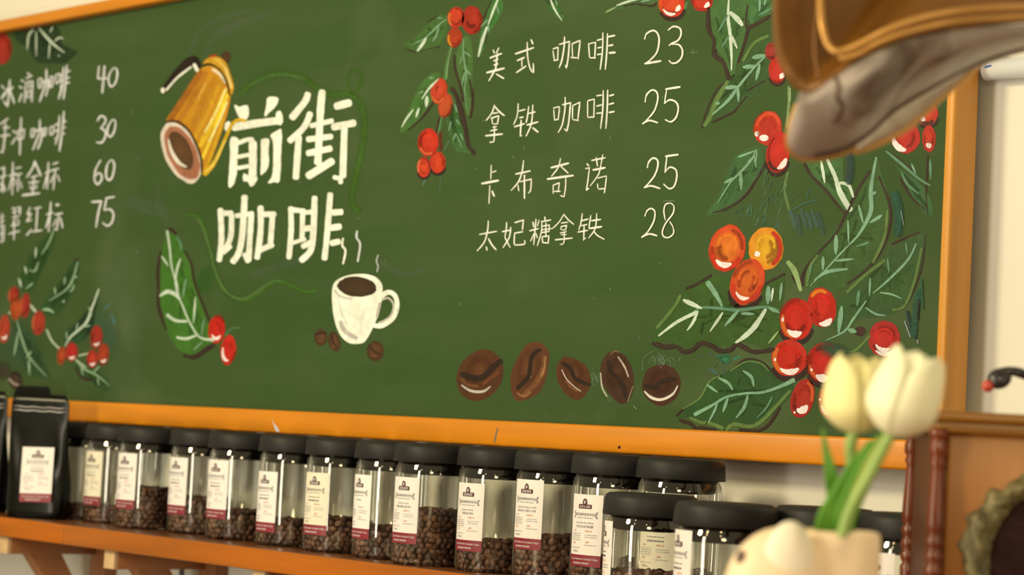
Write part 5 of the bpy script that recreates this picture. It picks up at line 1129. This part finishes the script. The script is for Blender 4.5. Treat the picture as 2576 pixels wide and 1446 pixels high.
# ------------------------------------------------------------------ planter with two tulips
def soft_mat(name, c, c2, rough=.5, sss=.1):
    m = simple(name, c, rough, 0, .06, 10, 0, .35); return m
M_cer = simple('pinkish_ceramic', (253, 210, 140), 0.45, 0, 0.05, 8, 0, 0.4)
M_ear = simple('lit_tone_ceramic', (255, 228, 166), 0.45, 0, 0.03, 8, 0, 0.4)  # paler copy of the pot ceramic, light on the ear painted in
M_eye = simple('dark_glaze', (110, 84, 62), 0.4)
M_soil = simple('dark_moss', (52, 48, 26), 0.9, 0, 0.4, 60, 0.4)
DP = 1.36
pc = at_d(2100, 1500, DP); pot0 = Vector((pc[0], pc[1], COUNTER_Z))
pot = thing('planter', pot0, 'pinkish ceramic planter shaped like an animal head holding two white tulips', 'planter', None, math.atan2(rt.y, rt.x))
Pi = pot.matrix_basis.inverted()
def pl(px, py, d): return Pi @ at_d(px, py, d)
ztop = pl(2100, 1334, DP)[2]; k_ = DP / FPX
RP = 108 * k_
bm = bmesh.new(); rings = []; N = 56
for r_, z_ in ((.02, .0), (RP * .80, .001), (RP * .88, .006), (RP * .97, ztop * .3), (RP * 1.02, ztop * .6), (RP * 1.0, ztop * .85), (RP * .985, ztop - .004), (RP * .95, ztop - .0008), (RP * .90, ztop), (RP * .86, ztop - .003), (RP * .84, ztop - .02)):
    ring = []
    for i in range(N):
        a = 2 * math.pi * i / N; c, s = math.cos(a), math.sin(a); e = .72
        ring.append(bm.verts.new((r_ * math.copysign(abs(c) ** e, c), r_ * .95 * math.copysign(abs(s) ** e, s), z_)))
    rings.append(ring)
for a, b in zip(rings, rings[1:]):
    for i in range(N): bm.faces.new((a[i], a[(i + 1) % N], b[(i + 1) % N], b[i]))
finish('pot', bm, M_cer, pot)
finish('soil', lathe_bm([(.001, ztop - .012), (RP * .87, ztop - .014)], 32, cap=False), M_soil, pot)
def blobs(name, parts, mat, vox=.0022):
    """one smooth glazed volume grown from ellipsoids (centre, radii)"""
    mb = bpy.data.metaballs.new(name); mb.resolution = vox * 1.4; mb.threshold = .1
    for c, r in parts:
        e = mb.elements.new(type='ELLIPSOID'); e.co = c; m_ = max(r); e.radius = m_ * 1.35; e.size_x, e.size_y, e.size_z = (q / m_ for q in r)
    ob = bpy.data.objects.new('mb', mb); COL.objects.link(ob); bpy.context.view_layer.update()
    me = bpy.data.meshes.new_from_object(ob.evaluated_get(bpy.context.evaluated_depsgraph_get())); me.name = name
    bpy.data.objects.remove(ob); bpy.data.metaballs.remove(mb)
    return me
def ellip(name, c, r, mat, tilt=0):
    bm = bmesh.new(); bmesh.ops.create_uvsphere(bm, u_segments=36, v_segments=20, radius=1)
    M = Matrix.Translation(c) @ Matrix.Rotation(tilt, 4, 'Y') @ Matrix.Diagonal((*r, 1)); bmesh.ops.transform(bm, matrix=M, verts=bm.verts[:])
    return finish(name, bm, mat, pot)
hc_ = pl(1962, 1486, DP - .01)
o = ellip('head', hc_, (142 * k_, 100 * k_, 160 * k_), M_cer, math.radians(8))
ec = pl(1982, 1428, DP - .023)
tag(ellip('ear', ec, (66 * k_, 34 * k_, 116 * k_), M_ear, math.radians(2)), 'ear flap painted in a lit cream tone')
ev = pl(1864, 1402, DP - .02)
# the eye sits on the head's surface, on the line of sight
cam_l = Pi @ Vector(CAM); dr = (ev - cam_l).normalized()
inv = (Matrix.Translation(hc_) @ Matrix.Rotation(math.radians(8), 4, 'Y') @ Matrix.Diagonal((142 * k_, 100 * k_, 160 * k_, 1))).inverted()
o_, d_ = inv @ cam_l, (inv.to_3x3() @ dr); A_, B_, C_ = d_.dot(d_), 2 * o_.dot(d_), o_.dot(o_) - 1
disc = max(0, B_ * B_ - 4 * A_ * C_); tt = (-B_ - math.sqrt(disc)) / (2 * A_); hit = cam_l + dr * tt
ellip('eye', hit, (.0030, .0030, .0044), M_eye)

M_pet_y = simple('yellow_white_petal', (252, 226, 132), 0.55, 0, 0.06, 30, 0, .3, (1, 1, 1))
M_pet_w = simple('cream_white_petal', (255, 235, 160), 0.55, 0, 0.05, 30, 0, .3)
M_stem = simple('tulip_stem_green', (150, 168, 70), 0.45, 0, 0.12, 20)
M_leafg = simple('tulip_leaf_green', (106, 156, 42), 0.42, 0, 0.16, 16, 0, .4, (1, 1, 1))
M_leafs = simple('pale_leaf_stripe', (186, 190, 76), 0.45, 0, 0.12, 16)
def tulip(base_px, tip_px, width_px, d, stem_px, mat, label, phase=0.0, openk=1.0):
    b = at_d(*base_px, d); t = at_d(*tip_px, d); ax = t - b; Hh = ax.length; z = ax.normalized()
    y = Vector(-fwd); y = (y - z * y.dot(z)).normalized(); x = y.cross(z)
    foot = at_d(*stem_px[-1], d + .004)
    tl = thing('tulip', foot, label, 'tulip', 'tulips in the ceramic planter')
    O = Vector(foot); rad = width_px * d / FPX / 2
    for k in range(6):
        inner = k >= 3; a0 = phase + (k % 3) * 2 * math.pi / 3 + (math.pi / 3 if inner else 0)
        bm = bmesh.new(); g = []; nu, nv = 13, 20
        tipj = random.uniform(.95, 1.03); lean = random.uniform(-.03, .06)
        for j in range(nv):
            v = j / (nv - 1); row = []
            prof = (math.sin(min(1, v / .36) * math.pi / 2) ** .62) * (1 - .34 * max(0, (v - .36) / .64) ** 1.8)
            r = rad * prof * (.90 if inner else 1.0) * openk
            span = math.radians(64) * (1 - .12 * v) * (1 if v < .62 else math.sqrt(max(0, 1 - ((v - .62) / .38) ** 2.1)))
            for i in range(nu):
                u = -1 + 2 * i / (nu - 1); a = a0 + u * span
                rr_ = r * (1 + .05 * u * u + lean * v) - .0008 * math.cos(u * math.pi * 2) * v
                hh = Hh * v * tipj * (1 - .02 * u * u)
                row.append(bm.verts.new(b + x * (rr_ * math.cos(a)) + y * (rr_ * math.sin(a)) + z * hh - O))
            g.append(row)
        for p, q in zip(g, g[1:]):
            for i in range(nu - 1): bm.faces.new((p[i], p[i + 1], q[i + 1], q[i]))
        bmesh.ops.recalc_face_normals(bm, faces=bm.faces[:])
        pt = finish('petal', bm, mat, tl); md = pt.modifiers.new('thickness', 'SOLIDIFY'); md.thickness = .0008; md.offset = -1
    S = [b + z * .002] + [at_d(px, py, d + .004 * min(1, i)) for i, (px, py) in enumerate(stem_px)]
    S = catmull(S, 6); finish('stem', tube_bm([Vector(p) - O for p in S], 15 * d / FPX, 12), M_stem, tl)
    return tl, O
DT = 1.35
t1, O1 = tulip((2152, 1090), (2160, 893), 160, DT, [(2140, 1120), (2142, 1200), (2132, 1290), (2122, 1350)], M_pet_y, 'yellowish white tulip upright on the left', .5)
t2, O2 = tulip((2240, 1096), (2318, 886), 172, DT - .052, [(2226, 1120), (2190, 1190), (2140, 1280), (2118, 1350)], M_pet_w, 'cream white tulip leaning right in front of the gramophone', .2)
def blade(pts, w, d, mat, par, O, fold=.25, name='leaf'):
    C = interp_curve([(x, y, z) for x, y, z in pts], 26); bm = bmesh.new(); g = []
    W = np.interp(np.linspace(0, 1, 26), np.linspace(0, 1, len(w)), w)
    for i, c in enumerate(C):
        t = C[min(i + 1, 25)] - C[max(i - 1, 0)]; n = np.array([-t[1], t[0]]) / (np.hypot(t[0], t[1]) or 1); row = []
        for u in (-1, -.6, -.2, .2, .6, 1):
            hw = W[i] / 2; row.append(bm.verts.new(at_d(c[0] + n[0] * hw * u, c[1] + n[1] * hw * u, c[2] - fold * hw * abs(u) * c[2] / FPX) - O))
        g.append(row)
    for a, b in zip(g, g[1:]):
        for i in range(5): bm.faces.new((a[i], a[i + 1], b[i + 1], b[i]))
    bmesh.ops.recalc_face_normals(bm, faces=bm.faces[:])
    o = finish(name, bm, mat, par); md = o.modifiers.new('thickness', 'SOLIDIFY'); md.thickness = .0009
    return o
blade([(2070,1078,DT),(2078,1130,DT),(2090,1190,DT),(2098,1250,DT+.004),(2096,1345,DT+.008)], [3,20,36,36,34], DT, M_leafg, t1, O1)
blade([(2196,1110,DT-.012),(2160,1170,DT-.010),(2120,1240,DT-.006),(2086,1300,DT-.002),(2076,1350,DT+.004)], [18,44,52,56,58], DT, M_leafg, t1, O1)
blade([(2222,1086,DT-.016),(2192,1150,DT-.014),(2160,1220,DT-.012),(2132,1290,DT-.006),(2120,1350,DT+.002)], [12,50,58,54,52], DT, M_leafg, t2, O2)
sp = blade([(2216,1098,DT-.0175),(2186,1160,DT-.0160),(2154,1226,DT-.0140),(2126,1288,DT-.0085)], [8,16,16,8], DT, M_leafs, t2, O2, .1, 'leaf_stripe')
